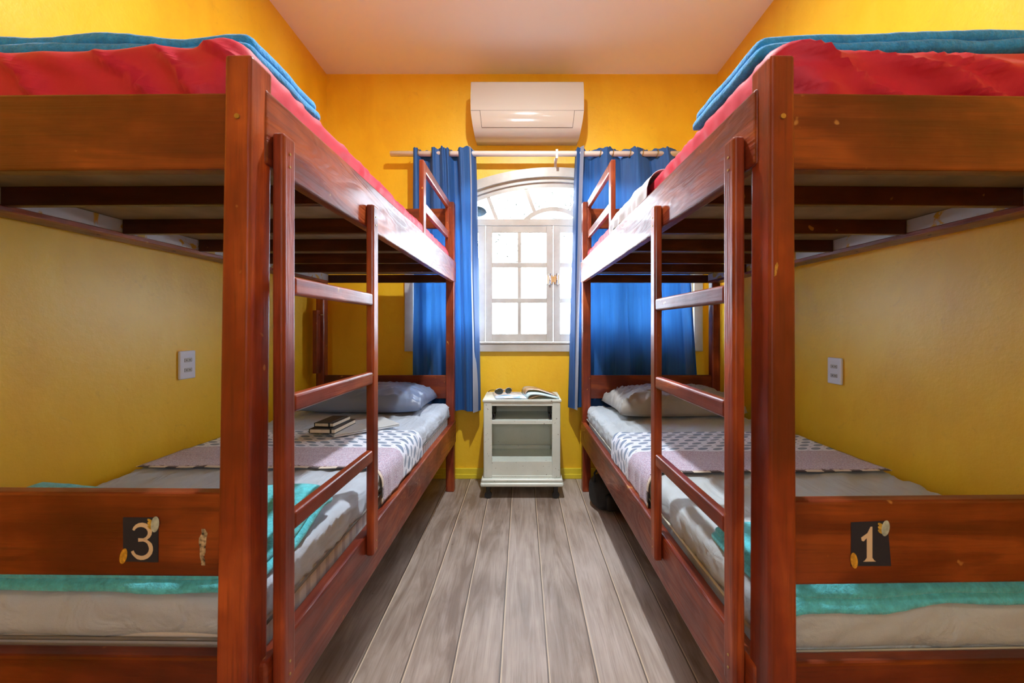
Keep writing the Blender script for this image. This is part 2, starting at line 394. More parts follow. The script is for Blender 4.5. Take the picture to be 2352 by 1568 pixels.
# window opening: half width, sill, spring line, arc
HW, ZS, ZP = 1.025, 0.992, 1.853
RISE = 0.355
RR = (HW*HW + RISE*RISE)/(2*RISE)
def arch(x, grow=0.0):     # height of the arch at x (from the centre line), offset outwards by grow
    R = RR + grow; zc = ZP + RISE - RR
    return zc + math.sqrt(max(0.0, R*R - x*x))
TH = 0.13
bm = bmesh.new()
N = 48
xs = [-HW + 2*HW*i/N for i in range(N+1)]
for y in (YW, YW+TH):
    q4(bm, (XL, y, 0), (WX-HW, y, 0), (WX-HW, y, ZC), (XL, y, ZC))
    q4(bm, (WX+HW, y, 0), (XR, y, 0), (XR, y, ZC), (WX+HW, y, ZC))
    for i in range(N):
        a, b = xs[i], xs[i+1]
        q4(bm, (WX+a, y, arch(a)), (WX+b, y, arch(b)), (WX+b, y, ZC), (WX+a, y, ZC))
        q4(bm, (WX+a, y, 0), (WX+b, y, 0), (WX+b, y, ZS), (WX+a, y, ZS))
for i in range(N):
    a, b = xs[i], xs[i+1]
    q4(bm, (WX+a, YW, arch(a)), (WX+a, YW+TH, arch(a)), (WX+b, YW+TH, arch(b)), (WX+b, YW, arch(b)))
q4(bm, (WX-HW, YW, ZS), (WX+HW, YW, ZS), (WX+HW, YW+TH, ZS), (WX-HW, YW+TH, ZS))
for sx in (-HW, HW): q4(bm, (WX+sx, YW, ZS), (WX+sx, YW+TH, ZS), (WX+sx, YW+TH, arch(sx)), (WX+sx, YW, arch(sx)))
bmesh.ops.remove_doubles(bm, verts=bm.verts, dist=1e-5)
struct(mobj('wall_back', bm, WALL))
bm = bmesh.new(); bx(bm, XL, XR, YW-0.014, YW, 0, 0.075, 0.004); bx(bm, XL, XR, YW-0.020, YW, 0, 0.034, 0.003)
struct(mobj('baseboard_back', bm, BASEB))
for nm, x0, x1 in (('baseboard_left', XL, XL+0.014), ('baseboard_right', XR-0.014, XR)):
    struct(box(nm, (x0, x1, YB, YW-0.02, 0, 0.075), BASEB))

# window_1 : frame, sill, transom, fanlight and four casements
win = struct(empty('window_1', (WX, YW, ZS)))
def W(x, y, z): return (x, y, z-ZS)
def arc_band(bm, g0, g1, y0, y1, n=64, half=None):
    """arched band between arch offsets g0<g1, from y0 to y1 (depth); local coords"""
    rows = []
    zc = ZP + RISE - RR
    for i in range(n+1):
        ring = []
        for g in (g0, g1):
            R = RR+g
            # end at the spring line
            a = math.acos(max(-1, min(1, (ZP - zc)/R)))
            t = -a + 2*a*i/n
            x, z = R*math.sin(t), zc + R*math.cos(t)
            ring += [(x, z)]
        rows.append(ring)
    vs = []
    for (x0, z0), (x1, z1) in rows:
        vs.append([bm.verts.new(W(x0, y0, z0)), bm.verts.new(W(x1, y0, z1)), bm.verts.new(W(x1, y1, z1)), bm.verts.new(W(x0, y1, z0))])
    for i in range(n):
        for k in range(4):
            bm.faces.new((vs[i][k], vs[i][(k+1) % 4], vs[i+1][(k+1) % 4], vs[i+1][k]))
    bm.faces.new(vs[0]); bm.faces.new(vs[-1][::-1])
TR = 0.066
bm = bmesh.new()
arc_band(bm, 0.0, TR, -0.022, 0.0)
HB = HW+TR
bx(bm, -HB+0.002, -HW, -0.022, 0, ZS-0.06-ZS, ZP-ZS, 0.002); bx(bm, HW, HB-0.002, -0.022, 0, -0.06, ZP-ZS, 0.002)
mobj('window_trim', bm, WHITE, win)
bm = bmesh.new(); bx(bm, -HW-0.0, HW+0.0, -0.026, 0.0, -0.062, -0.004, 0.002); bx(bm, -HW+0.002, HW-0.002, -0.034, 0.10, -0.004, 0.006, 0.002)
mobj('window_sill', bm, WHITE, win)
YF = 0.035             # plane of the sashes inside the reveal
bm = bmesh.new(); arc_band(bm, -0.030, -0.001, 0.004, 0.075)
bx(bm, -HW+0.001, -HW+0.022, 0.004, 0.075, 0.006, ZP-ZS); bx(bm, HW-0.022, HW-0.001, 0.004, 0.075, 0.006, ZP-ZS)
mobj('frame', bm, WHITE, win)
ZT0, ZT1 = 1.856, 1.905
mobj('transom', (lambda b: (bx(b, -HW+0.022, HW-0.022, 0.008, 0.075, ZT0-ZS, ZT1-ZS, 0.003), b)[1])(bmesh.new()), WHITE, win)
# fanlight
bm = bmesh.new(); arc_band(bm, -0.066, -0.030, 0.02, 0.055)
def bar(bm, p, q, wd, y0, y1):
    d = Vector((q[0]-p[0], q[1]-p[1])).normalized(); nn = Vector((-d.y, d.x))*wd/2
    c = [(p[0]+nn.x, p[1]+nn.y), (p[0]-nn.x, p[1]-nn.y), (q[0]-nn.x, q[1]-nn.y), (q[0]+nn.x, q[1]+nn.y)]
    hexa(bm, [(x, y0, z) for x, z in c], [(x, y1, z) for x, z in c])
def hub(bm, r0, r1, cz, n=28, y0=0.02, y1=0.055):
    vs = []
    a0 = math.acos((ZT1-cz)/r1)
    for i in range(n+1):
        t = -a0 + 2*a0*i/n
        vs.append([bm.verts.new(W(r*math.sin(t), y, cz+r*math.cos(t))) for r, y in ((r0, y0), (r1, y0), (r1, y1), (r0, y1))])
    for i in range(n):
        for k in range(4): bm.faces.new((vs[i][k], vs[i][(k+1) % 4], vs[i+1][(k+1) % 4], vs[i+1][k]))
hz, hw = 0.093, 0.222
hr = (hw*hw+hz*hz)/(2*hz); hub(bm, hr-0.032, hr, ZT1+hz-hr)
for sgn in (-1, 1):
    for (x0, z0) in ((0.140, ZT1+0.062), (0.420, ZT1), (0.70, ZT1)):
        x1 = x0+0.068*(1 + (x0 > 0.5)*0.15); 
        z1 = arch(x1) - 0.050
        bar(bm, (sgn*x0, z0-ZS), (sgn*x1, z1-ZS), 0.026, 0.0225, 0.0525)
mobj('fanlight', bm, WHITE, win)
bm = bmesh.new(); tube(bm, [W(-0.015, 0.06, ZT1), W(-0.015, 0.06, arch(0)-0.06)], 0.0025, 6)
mobj('glazing_bar', bm, simple('grey_bar', (0.35, 0.35, 0.35), 0.5), win)
bm = bmesh.new()
vs = [bm.verts.new(W(x*0.97, 0.04, max(ZT1, arch(x)-0.035))) for x in xs]; 
vb = [bm.verts.new(W(x*0.97, 0.04, ZT1-0.002)) for x in xs]
for i in range(N): bm.faces.new((vb[i], vb[i+1], vs[i+1], vs[i]))
mobj('pane', bm, GLASS, win)
SW = (2*HW-0.044)/4; SB, ST = ZS+0.008, ZT0-0.002
rows = [(1.0225+0.036, 1.287), (1.322, 1.548), (1.584, 1.806)]
for k in range(4):
    x0 = -HW+0.022+k*SW+0.0012; x1 = x0+SW-0.0024
    bm = bmesh.new(); y0, y1 = 0.012, 0.045
    stl, str_ = 0.050, 0.050
    bx(bm, x0, x0+stl, y0, y1, SB-ZS, ST-ZS, 0.003); bx(bm, x1-str_, x1, y0, y1, SB-ZS, ST-ZS, 0.003)
    xm = (x0+x1)/2
    bx(bm, xm-0.0135, xm+0.0135, y0+0.004, y1-0.004, SB-ZS, ST-ZS, 0.002)
    zz = [SB] + [z for r in rows for z in r] + [ST]
    for j in range(0, 8, 2): bx(bm, x0+stl-0.001, x1-str_+0.001, y0+0.003, y1-0.003, zz[j]-ZS, zz[j+1]-ZS, 0.003)
    s = mobj('casement', bm, WHITE, win)
    bm = bmesh.new()
    for (a, b) in ((x0+stl, xm-0.0135), (xm+0.0135, x1-str_)):
        for (c, d) in rows: q4(bm, (a, 0.028, c-ZS), (b, 0.028, c-ZS), (b, 0.028, d-ZS), (a, 0.028, d-ZS))
    mobj('pane', bm, GLASS, s)
bm = bmesh.new()
for sgn in (-1, 1):
    bx(bm, sgn*0.006, sgn*0.046, 0.006, 0.013, 1.425-ZS, 1.492-ZS, 0.002)
    tube(bm, [(sgn*0.026, 0.0, 1.42-ZS), (sgn*0.026, 0.0, 1.50-ZS)], 0.0085, 12)
bx(bm, -0.022, 0.022, -0.004, 0.004, 1.435-ZS, 1.482-ZS, 0.002)
mobj('latch', bm, CHROME, win)

# ------------------------------------------------------------------ bunk beds
W_ = 0.935; V1 = 1.99
BEDS = {-1: dict(x=-0.487, rot=-0.0136, dz=0.0), 1: dict(x=0.443, rot=0.0196, dz=-0.015)}
Y0 = 0.70
def bedpt(s, u, v, z=0.0):
    b = BEDS[s]; c, n = math.cos(b['rot']), math.sin(b['rot'])
    x, y = s*u, v
    return (b['x'] + x*c - y*n, Y0 + x*n + y*c, z)
def ribbon(bm, pts, wd, y, t, n=1):
    """flat ribbon through (x,z) pts with widths wd, at y, thickness t toward -y"""
    L = []
    for i, p in enumerate(pts):
        a = Vector(pts[max(i-1, 0)]); b = Vector(pts[min(i+1, len(pts)-1)]); d = (b-a).normalized()
        nn = Vector((-d.y, d.x))*wd[i]/2; L.append((Vector(p)+nn, Vector(p)-nn))
    fr = [[bm.verts.new((q.x, y, q.y)) for q in pr] for pr in L]
    for i in range(len(L)-1): bm.faces.new((fr[i][0], fr[i][1], fr[i+1][1], fr[i+1][0]))
def polyxz(bm, pts, y):
    bm.faces.new([bm.verts.new((x, y, z)) for x, z in pts])

def make_bed(s):
    B = BEDS[s]; dz = B['dz']
    root = empty('bunk_bed', (B['x'], Y0, 0), B['rot'])
    def bb(name, u0, u1, v0, v1, z0, z1, mat, bevel=0.004, parent=root, seg=2):
        return box(name, (s*u0, s*u1, v0, v1, z0, z1), mat, parent, bevel, seg)
    # near posts (the aisle one leans and tapers a little)
    if s < 0: ub, ut = (0.013, 0.070), (-0.003, 0.046)
    else: ub, ut = (-0.003, 0.052), (0.000, 0.045)
    bm = bmesh.new()
    def rect(u, v0, v1, z):
        a, b = sorted((s*u[0], s*u[1])); return [(a, v0, z), (b, v0, z), (b, v1, z), (a, v1, z)]
    hexa(bm, rect(ub, 0, 0.062, 0), rect(ut, 0, 0.058, 1.594), 0.006, 3)
    p = mobj('post', bm, WZ_, root)
    bm = bmesh.new(); tube(bm, [(s*0.022, 0.001, 1.482), (s*0.022, -0.003, 1.482)], 0.0045, 14); mobj('screw', bm, BRASS, p)
    bb('post', W_-0.055, W_, 0, 0.058, 0, 1.594, WZ_, 0.006)
    for u in (0.0, W_-0.055): bb('post', u, u+0.055, V1-0.058, V1, 0, 1.951, WZ_, 0.006)
    # aisle rails
    bb('upper_side_rail', -0.005, 0.026, 0.036, V1-0.004, 1.412, 1.555, WY_, 0.006, seg=3)
    bb('lower_side_rail', -0.005, 0.026, 0.036, V1-0.004, 0.322+dz*0.3, 0.473+dz*0.3, WY_, 0.006, seg=3)
    # wall side rails with the ledger underneath
    bb('upper_side_rail', W_-0.055, W_-0.002, 0.05, V1-0.05, 1.42, 1.555, WY_)
    bb('lower_side_rail', W_-0.03, W_-0.002, 0.05, V1-0.05, 0.322, 0.473, WY_)
    led = bb('ledger', W_-0.092, W_-0.004, 0.062, V1-0.062, 1.404, 1.419, WY_, 0.002)
    for k in range(7):
        bm = bmesh.new(); tube(bm, [(s*(W_-0.05), 0.28+0.27*k, 1.4045), (s*(W_-0.05), 0.28+0.27*k, 1.4028)], 0.004, 8); mobj('nail_head', bm, BLACK, led)
    bb('inner_board', W_-0.088, W_-0.056, 0.062, V1-0.062, 1.4195, 1.462, WWASH, 0.001)
    # end boards
    eb = bb('upper_end_board', ut[1]-0.002, W_-0.05, 0.008, 0.036, 1.3915, 1.530, WX_, 0.004)
    lb = bb('number_board', 0.045, W_-0.05, 0.008, 0.036, 0.653+dz, 0.8045+dz, WX_, 0.005)
    bb('lower_end_board', 0.045, W_-0.05, 0.008, 0.036, 0.350, 0.507+dz*0.7, WX_, 0.005)
    bb('headboard', 0.05, W_-0.05, V1-0.045, V1-0.020, 0.625, 0.782, WX_, 0.004)
    bb('headboard', 0.05, W_-0.05, V1-0.045, V1-0.020, 1.775, 1.909, WX_, 0.004)
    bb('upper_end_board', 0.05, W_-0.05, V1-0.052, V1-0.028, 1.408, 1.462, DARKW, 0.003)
    bb('lower_end_board', 0.05, W_-0.05, V1-0.045, V1-0.020, 0.34, 0.473, WX_, 0.003)
    # slats and base panels
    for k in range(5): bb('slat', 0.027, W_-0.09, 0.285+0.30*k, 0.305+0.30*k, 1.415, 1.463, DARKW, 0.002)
    bb('base_panel', 0.027, W_-0.057, 0.04, V1-0.06, 1.4635, 1.4755, PLY, 0.001)
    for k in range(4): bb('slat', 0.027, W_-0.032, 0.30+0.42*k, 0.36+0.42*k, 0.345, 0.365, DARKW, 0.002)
    bb('base_panel', 0.027, W_-0.032, 0.04, V1-0.06, 0.3655, 0.3755, PLY, 0.001)
    # ladder screwed to the outside of both rails
    lv = (0.051, 0.090, 0.488, 0.528) if s < 0 else (0.066, 0.105, 0.498, 0.537)
    bm = bmesh.new(); zt, zb = 1.480, (0.411 if s < 0 else 0.390)
    for v0, v1 in (lv[:2], lv[2:]): bx(bm, -s*0.029, -s*0.0055, v0, v1, zb, zt, 0.006, 3)
    lad = mobj('ladder', bm, WZ_, root)
    for zc in (1.190, 0.953, 0.716):
        bm = bmesh.new(); bx(bm, -s*0.028, -s*0.0065, lv[1]-0.001, lv[2]+0.001, zc-0.019+dz, zc+0.018+dz, 0.006, 3)
        mobj('rung', bm, WR_, lad)
    for v in ((lv[0]+lv[1])/2, (lv[2]+lv[3])/2):
        for z in (1.445, 1.42, 0.45, 0.425):
            bm = bmesh.new(); tube(bm, [(-s*0.0292, v, z), (-s*0.0302, v, z)], 0.0026, 8); mobj('screw', bm, BRASS, lad)
    # short guard frame at the head of the upper bunk, fixed to the inner face of the rail
    bm = bmesh.new(); g0 = 1.270
    bx(bm, s*0.0275, s*0.0515, g0, g0+0.052, 1.478, 1.951, 0.005, 3)
    gf = mobj('guard_post', bm, WZ_, root)
    bm = bmesh.new(); bx(bm, s*0.0275, s*0.0515, V1-0.095, V1-0.060, 1.478, 1.951, 0.005, 3)
    mobj('guard_post', bm, WZ_, root)
    for z0, z1 in ((1.902, 1.950), (1.700, 1.745)):
        bm = bmesh.new(); bx(bm, s*0.0275, s*0.0515, g0+0.050, V1-0.059, z0, z1, 0.005, 3); mobj('guard_rail', bm, WR_, gf)
    # sticker with the bed's number
    cu = 0.206 if s < 0 else 0.188
    cz = (1.105-0.384) if s < 0 else (1.105-0.392)
    y = 0.0072
    st = NT('navy_sticker'); st = st.base((0.006, 0.012, 0.030), 0.6)
    bm = bmesh.new()
    x0 = s*cu
    if s < 0: q = [(x0-0.031, cz-0.040), (x0+0.033, cz-0.041), (x0+0.0335, cz+0.040), (x0-0.0315, cz+0.040)]
    else: q = [(x0-0.035, cz-0.040), (x0+0.039, cz-0.041), (x0+0.032, cz+0.041), (x0-0.035, cz+0.039)]
    hexa(bm, [(x, y+0.0009, z) for x, z in q], [(x, y, z) for x, z in q])
    sk = mobj('number_sticker', bm, st, lb)
    cream = simple('cream_print', (0.62, 0.50, 0.34), 0.5, 0.02)
    bm = bmesh.new(); yy = y-0.0004
    if s < 0:
        pts, wd = [], []
        cx_, r = x0+0.003, 0.0145
        for k in range(13):
            t = math.radians(165 - k*(165+75)/12); pts.append((cx_+0.0155*math.cos(t), cz+0.0135+0.0135*math.sin(t))); wd.append(0.004+0.0045*math.sin(PI*k/12))
        ribbon(bm, pts, wd, yy, 0)
        pts2, wd2 = [(cx_-0.006, cz-0.0005)], [0.0065]
        for k in range(15):
            t = math.radians(80 - k*(80+165)/14); pts2.append((cx_+0.0175*math.cos(t), cz-0.0165+0.0165*math.sin(t))); wd2.append(0.0075 if 2 < k < 12 else 0.0055)
        ribbon(bm, pts2, wd2, yy, 0)
        name = 'digit_three'
    else:
        polyxz(bm, [(x0-0.002+a*0.00115, cz+b*0.00115) for a, b in ((-7, -26), (-10, -28), (11, -28), (8, -26), (5, -22), (5, 27), (2, 27), (-3, 17), (-13, 10), (-12, 5), (-9, 4), (-4, 9), (-4, -22))], yy)
        name = 'digit_one'
    mobj(name, bm, cream, sk)
    bm = bmesh.new()
    tr_ = [(x0+s*0+0.0285, cz+0.029), ]
    def blob(bm, cx, cz_, rx, rz, yy, n=18, tilt=0.0):
        polyxz(bm, [(cx+rx*math.cos(2*PI*k/n)*math.cos(tilt)-rz*math.sin(2*PI*k/n)*math.sin(tilt), cz_+rx*math.cos(2*PI*k/n)*math.sin(tilt)+rz*math.sin(2*PI*k/n)*math.cos(tilt)) for k in range(n)], yy)
    blob(bm, x0+0.028, cz+0.028, 0.0075, 0.0145, yy-0.0002, tilt=-0.15)
    mobj('printed_feather', bm, simple('pale_blue_print', (0.42, 0.50, 0.44), 0.5, 0.2, 120), sk)
    bm = bmesh.new()
    for k in range(3): blob(bm, x0+0.019, cz+0.022+0.006*k, 0.006, 0.0028, yy-0.0001, tilt=-0.6)
    mobj('printed_leaf', bm, simple('ochre_print', (0.55, 0.36, 0.05), 0.5, 0.25, 150), sk); bm = bmesh.new()
    blob(bm, x0-0.030, cz-0.030, 0.0065, 0.0145, yy-0.0002, tilt=-0.25 if s < 0 else 0.15)
    mobj('printed_leaf', bm, simple('yellow_print', (0.62, 0.33, 0.03), 0.5, 0.25, 150), sk)
    if s < 0:
        bm = bmesh.new(); rr_ = random.Random(3); pl = []
        for k in range(9): pl.append((-0.092+rr_.uniform(-0.002, 0.002) - 0.0055*math.sin(PI*(k+0.6)/9), 0.675+0.066*k/8))
        for k in range(8, -1, -1): pl.append((-0.089+rr_.uniform(-0.003, 0.002)+0.003*math.sin(PI*(k+0.6)/9)+0.003*(k > 5), 0.675+0.066*k/8))
        polyxz(bm, pl, 0.0075); mobj('scraped_patch', bm, simple('scraped_wood', (0.42, 0.33, 0.20), 0.8, 0.5, 160), lb)
    else:
        bm = bmesh.new(); polyxz(bm, [(0.006, 1.196), (0.010, 1.198), (0.014, 1.216), (0.012, 1.222), (0.008, 1.216)], -0.0006)
        mobj('paint_mark', bm, simple('ochre_paint_mark', (0.50, 0.26, 0.03), 0.7, 0.3, 200), p)
    return root
bedL = make_bed(-1)
tag(bedL, 'reddish varnished wooden bunk bed with a number 3 sticker, left of the aisle', 'bunk bed')
# short upright screwed beside the far wall post, and its bolt (left bed only)
up = box('upright_block', (-(W_-0.005), -(W_-0.035), 1.885, 1.928, 0.80, 1.22), WZ_, bedL, 0.002)
bm = bmesh.new(); tube(bm, [(-(W_-0.040), 1.90, 1.19), (-(W_-0.070), 1.90, 1.19)], 0.004, 8); mobj('bolt', bm, CHROME, up)
bedR = make_bed(1)
tag(bedR, 'reddish varnished wooden bunk bed with a number 1 sticker, right of the aisle', 'bunk bed')

# ------------------------------------------------------------------ mattresses and bedding
def soft(name, s, u0, u1, v0, v1, z0, th, r, step, mat, disp=None, parent=None):
    """soft rounded block in the bed's frame, its origin at the middle of its base"""
    bm = bmesh.new()
    uc, vc = (u0+u1)/2, (v0+v1)/2
    def d(q, n):
        # q local; give the displacement function the bed coordinates u, v and height above base
        u, v = uc + s*q.x, vc + q.y
        return q + (disp(u, v, q.z, n) if disp else Vector((0, 0, 0)))
    rbox(bm, u1-u0, v1-v0, th, r, step, d)
    if parent is None:
        return mobj(name, bm, mat, None, True, bedpt(s, uc, vc, z0), BEDS[s]['rot'])
    o = mobj(name, bm, mat, parent, True); return o
def upper_disp(seed, s):
    def f(u, v, z, n):
        out = n*0.0
        k = z/0.16
        a = fract_fold((u, v), 0.9, 0.35, 0.10, seed)
        if n.y < -0.3:          # the foot end: slanting folds
            a = fract_fold((u, z*1.2), 0.55*s*-1, 0.30, 0.055, seed+3)
            out = n*(0.030*a*max(0.0, min(1.0, (0.150-z)/0.035))) 
        elif abs(n.x) > 0.4:
            a = fract_fold((v, z), 1.15, 0.20, 0.045, seed+6); out = n*(0.005*a)
        else:
            out = Vector((0, 0, 0.005*a))
        if z > 0.08:
            out += Vector((0, 0, 0.006*nz3(u*4, v*3, seed)))
        return out
    return f
def dispL(u, v, z, n):
    o = upper_disp(1.7, -1)(u, v, z, n)
    if z > 0.08: o.z += 0.016*max(0, 1-v/0.9)
    if z > 0.06:
        g = math.exp(-((u-0.085)/0.045)**2 - ((v-0.055)/0.05)**2); o += Vector((0, -0.014*g, 0.016*g))
        g = math.exp(-((u-0.23)/0.05)**2 - ((v-0.055)/0.05)**2); o += Vector((0, 0, 0.008*g))
    return o
def dispR(u, v, z, n):
    o = upper_disp(8.2, 1)(u, v, z, n)
    if z > 0.08: o.z += 0.014*max(0, 1-v/0.9)
    if z > 0.06:
        g = math.exp(-((u-0.105)/0.05)**2 - ((v-0.055)/0.06)**2); o += Vector((0, -0.012*g, 0.008*g))
    if n.y < -0.3:
        t = (z-0.13) + (u-0.1)*0.16
        o += Vector((0, -0.014*math.exp(-(t/0.018)**2)*max(0, min(1, (0.5-u)*3)), 0))
    return o
m = soft('mattress', -1, 0.031, W_-0.06, 0.045, 1.925, 1.4765, 0.158, 0.035, 0.013, RED, dispL)
tag(m, 'mattress in a wrinkled red fitted sheet on the upper bunk of the left bed', 'mattress')
m = soft('mattress', 1, 0.031, W_-0.06, 0.045, 1.925, 1.4765, 0.158, 0.035, 0.013, RED, dispR)
tag(m, 'mattress in a wrinkled red fitted sheet on the upper bunk of the right bed', 'mattress')

def fold_blanket(s, u0, u1, v0, v1, z0, layers, th, mat, seed, rise=None, droop=0.0, step=0.014, foot=None):
    bm = bmesh.new(); uc, vc = (u0+u1)/2, (v0+v1)/2
    for L in range(layers):
        ins = 0.008*L*(1 if L % 2 else -0.4)
        sub = bmesh.new()
        def d(q, n, L=L):
            u, v = uc + s*q.x, vc + q.y
            z = q.z + L*th*0.80
            z += 0.003*nz3(u*7+seed, v*7, L*0.3) + 0.0015*nz3(u*40, v*40, seed)
            if rise: z += rise(u, v)
            # outer edge softens over the mattress corner
            e = max(0.0, (u0+0.07-u)/0.07); lo = -droop*e*e
            if foot: g = max(0.0, (v0+0.04-v)/0.04); lo -= foot(u)*g**1.5
            z += lo
            q2 = Vector((q.x + 0.004*nz3(u*12, v*12, seed+5), q.y + 0.008*nz3(u*7, L*5.0, seed+9), max(z, 0.0005 + lo)))
            return q2
        rbox(bm, (u1-u0)-2*ins, (v1-v0)-2*ins, th, th*0.5, step, d)
    return mobj('blanket', bm, mat, None, True, bedpt(s, uc, vc, z0), BEDS[s]['rot'])
def riseLU(u, v): return 0.012*math.exp(-((u-0.09)/0.06)**2)*0 + 0.004*math.sin(u*7) - 0.012*math.exp(-((u-0.2)/0.08)**2)
b = fold_blanket(-1, 0.050, W_-0.08, 0.080, 0.345, 1.652, 2, 0.029, BLUEF, 2.0, riseLU, 0.010)
tag(b, 'folded blue fleece blanket across the foot of the upper bunk of the left bed', 'blanket')
def riseRU(u, v): return 0.040*max(0, u-0.08)
b = fold_blanket(1, 0.030, W_-0.08, 0.080, 0.385, 1.650, 2, 0.028, BLUEF, 6.0, riseRU, 0.010)
tag(b, 'folded blue fleece blanket across the foot of the upper bunk of the right bed', 'blanket')
# loose whitish sheet hanging over the edge of the right upper mattress
def lay_strip(name, s, v0, v1, zt, zb_side, u_side, u_in, mat, lift=0.004, amp=0.004, seed=0.0, r=0.045, nv=40, flap=0.0, uvm=False, wall_u=None):
    """cloth lying over a mattress: across the top from u_in to the aisle side, round the corner, down to zb_side"""
    prof = []; acc = 0.0
    nt = 60
    top = [(u_in + (u_side+r-u_in)*i/nt, zt+lift) for i in range(nt+1)]
    arc = [(u_side+r-(r+lift)*math.sin(PI/2*i/8), zt-r+(r+lift)*math.cos(PI/2*i/8)) for i in range(1, 9)]
    dn = [(u_side-lift, zt-r-(zt-r-zb_side)*i/10) for i in range(1, 11)]
    prof = top+arc+dn
    arcs = [0.0]
    for a, b2 in zip(prof, prof[1:]): arcs.append(arcs[-1]+math.hypot(a[0]-b2[0], a[1]-b2[1]))
    bm = bmesh.new(); uvl = bm.loops.layers.uv.new('UVMap'); grid = []; info = {}
    o0 = bedpt(s, u_side, v0, zb_side)
    for i, (u, z) in enumerate(prof):
        row = []
        for j in range(nv+1):
            v = v0+(v1-v0)*j/nv
            side = i > nt+4
            w1 = amp*(0.5+0.5*noise.noise(Vector((arcs[i]*5+seed, v*14, seed))))
            if side:
                du, dzz = -amp*1.2*max(0, 0.3+1.6*nz3(v*16, arcs[i]*5, seed)+0.5*math.sin(v*70+4*nz3(v*9, arcs[i]*3, seed)))*min(1, (i-nt-4)/6)*0.8, 0
            else: du, dzz = 0, w1 + amp*0.8*fract_fold((u, v), 0.3, 0.3, 0.09, seed)
            vv = v + 0.004*nz3(arcs[i]*8, seed, j*0.02)*(1 if j in (0, nv) else 0.3)
            p = bm.verts.new((s*(u+du-u_side), vv-v0, z+dzz-zb_side)); row.append(p); info[p] = (arcs[i], (v-v0))
        grid.append(row)
    for i in range(len(grid)-1):
        for j in range(nv):
            f = bm.faces.new((grid[i][j], grid[i+1][j], grid[i+1][j+1], grid[i][j+1])); f.smooth = True
            for l in f.loops: l[uvl].uv = info[l.vert]
    o = mobj(name, bm, mat, None, True, o0, BEDS[s]['rot'])
    sm = o.modifiers.new('thickness', 'SOLIDIFY'); sm.thickness = 0.0022; sm.offset = 0.0
    return o
o = lay_strip('sheet', 1, 0.66, 1.20, 1.641, 1.556, 0.0225, W_-0.2, WHITEC, 0.012, 0.009, 4.4, 0.04)
tag(o, 'crumpled off-white sheet over the edge of the red upper mattress of the right bed', 'sheet')

def lower_bed(s, top, sheet, pipe):
    def dM(u, v, z, n): return Vector((0, 0, 0))
    def dS(u, v, z, n):
        if n.y < -0.3: return n*0.006*fract_fold((u, z), 0.25, 0.35, 0.04, 2.0+s)
        if abs(n.x) > 0.35: return n*(0.011*fract_fold((v, z), 1.0, 0.25, 0.030, 5.0+s))
        return Vector((0, 0, 0.0095*fract_fold((u, v), 0.9*s, 0.4, 0.06, 3.0+s)))
    zb = 0.377; zo = 0.128 if s < 0 else 0.104
    m = soft('mattress', s, 0.034, W_-0.036, 0.048, 1.925, zb, top-zb-0.012, 0.02, 0.05, TICK if s < 0 else GREYS2, dM)
    uc, vc = (0.034+W_-0.036)/2, (0.048+1.925)/2
    bm = bmesh.new()
    def d(q, n):
        u, v = uc+s*q.x, vc+q.y
        return q + dS(u, v, q.z, n) + Vector((0, 0, zo))
    rbox(bm, W_-0.036-0.034+0.010, 1.877+0.008, top-zb-zo, 0.032, 0.018, d)
    mobj('fitted_sheet', bm, sheet, m, True)
    bm = bmesh.new()
    a, b_, zz = (W_-0.07)/2+0.007, 1.877/2+0.006, zo+0.008
    tube(bm, [(-a, -b_, zz), (a, -b_, zz), (a, b_, zz), (-a, b_, zz), (-a, -b_, zz)], 0.0035, 8)
    mobj('piping', bm, pipe, m)
    return m
TL, TRR = 0.597, 0.578
m = lower_bed(-1, TL, GREYS, PIPING); tag(m, 'striped mattress in a grey fitted sheet on the lower bunk of the left bed', 'mattress')
m = lower_bed(1, TRR, GREYS2, CREAMPIPE); tag(m, 'mattress in a pale grey fitted sheet on the lower bunk of the right bed', 'mattress')
r = lay_strip('bedspread', -1, 0.672, 1.180, TL, 0.485, 0.027, W_-0.045, RUNNER, 0.0115, 0.004, 1.3, 0.034, nv=60)
tag(r, 'oval-printed bedspread with a mauve band under the notebooks, left lower bunk', 'bedspread')
r = lay_strip('bedspread', 1, 0.680, 1.215, TRR, 0.470, 0.027, W_-0.045, RUNNER, 0.0115, 0.004, 7.7, 0.034, nv=60)
tag(r, 'oval-printed bedspread with a mauve band and nothing on it, right lower bunk', 'bedspread')
def riseLL(u, v): return 0.042*math.exp(-((v-0.33)/0.09)**2)*(0.55+0.45*math.sin(u*9.0+0.6))
b = fold_blanket(-1, 0.032, W_-0.10, 0.0385, 0.370, TL+0.0125, 2, 0.021, TURQF, 11.0, riseLL, 0.016, foot=lambda u: 0.013)
tag(b, 'turquoise fleece blanket bunched at the foot of the lower bunk of the left bed', 'blanket')
def riseRL(u, v): return 0.004*math.sin(u*8)
b = fold_blanket(1, 0.032, W_-0.10, 0.0385, 0.285, TRR+0.0125, 2, 0.016, TURQF, 14.0, riseRL, 0.016, foot=lambda u: 0.036 if u < 0.25 else 0.036-0.018*min(1, (u-0.25)/0.12))
tag(b, 'flat turquoise fleece blanket at the foot of the lower bunk of the right bed', 'blanket')

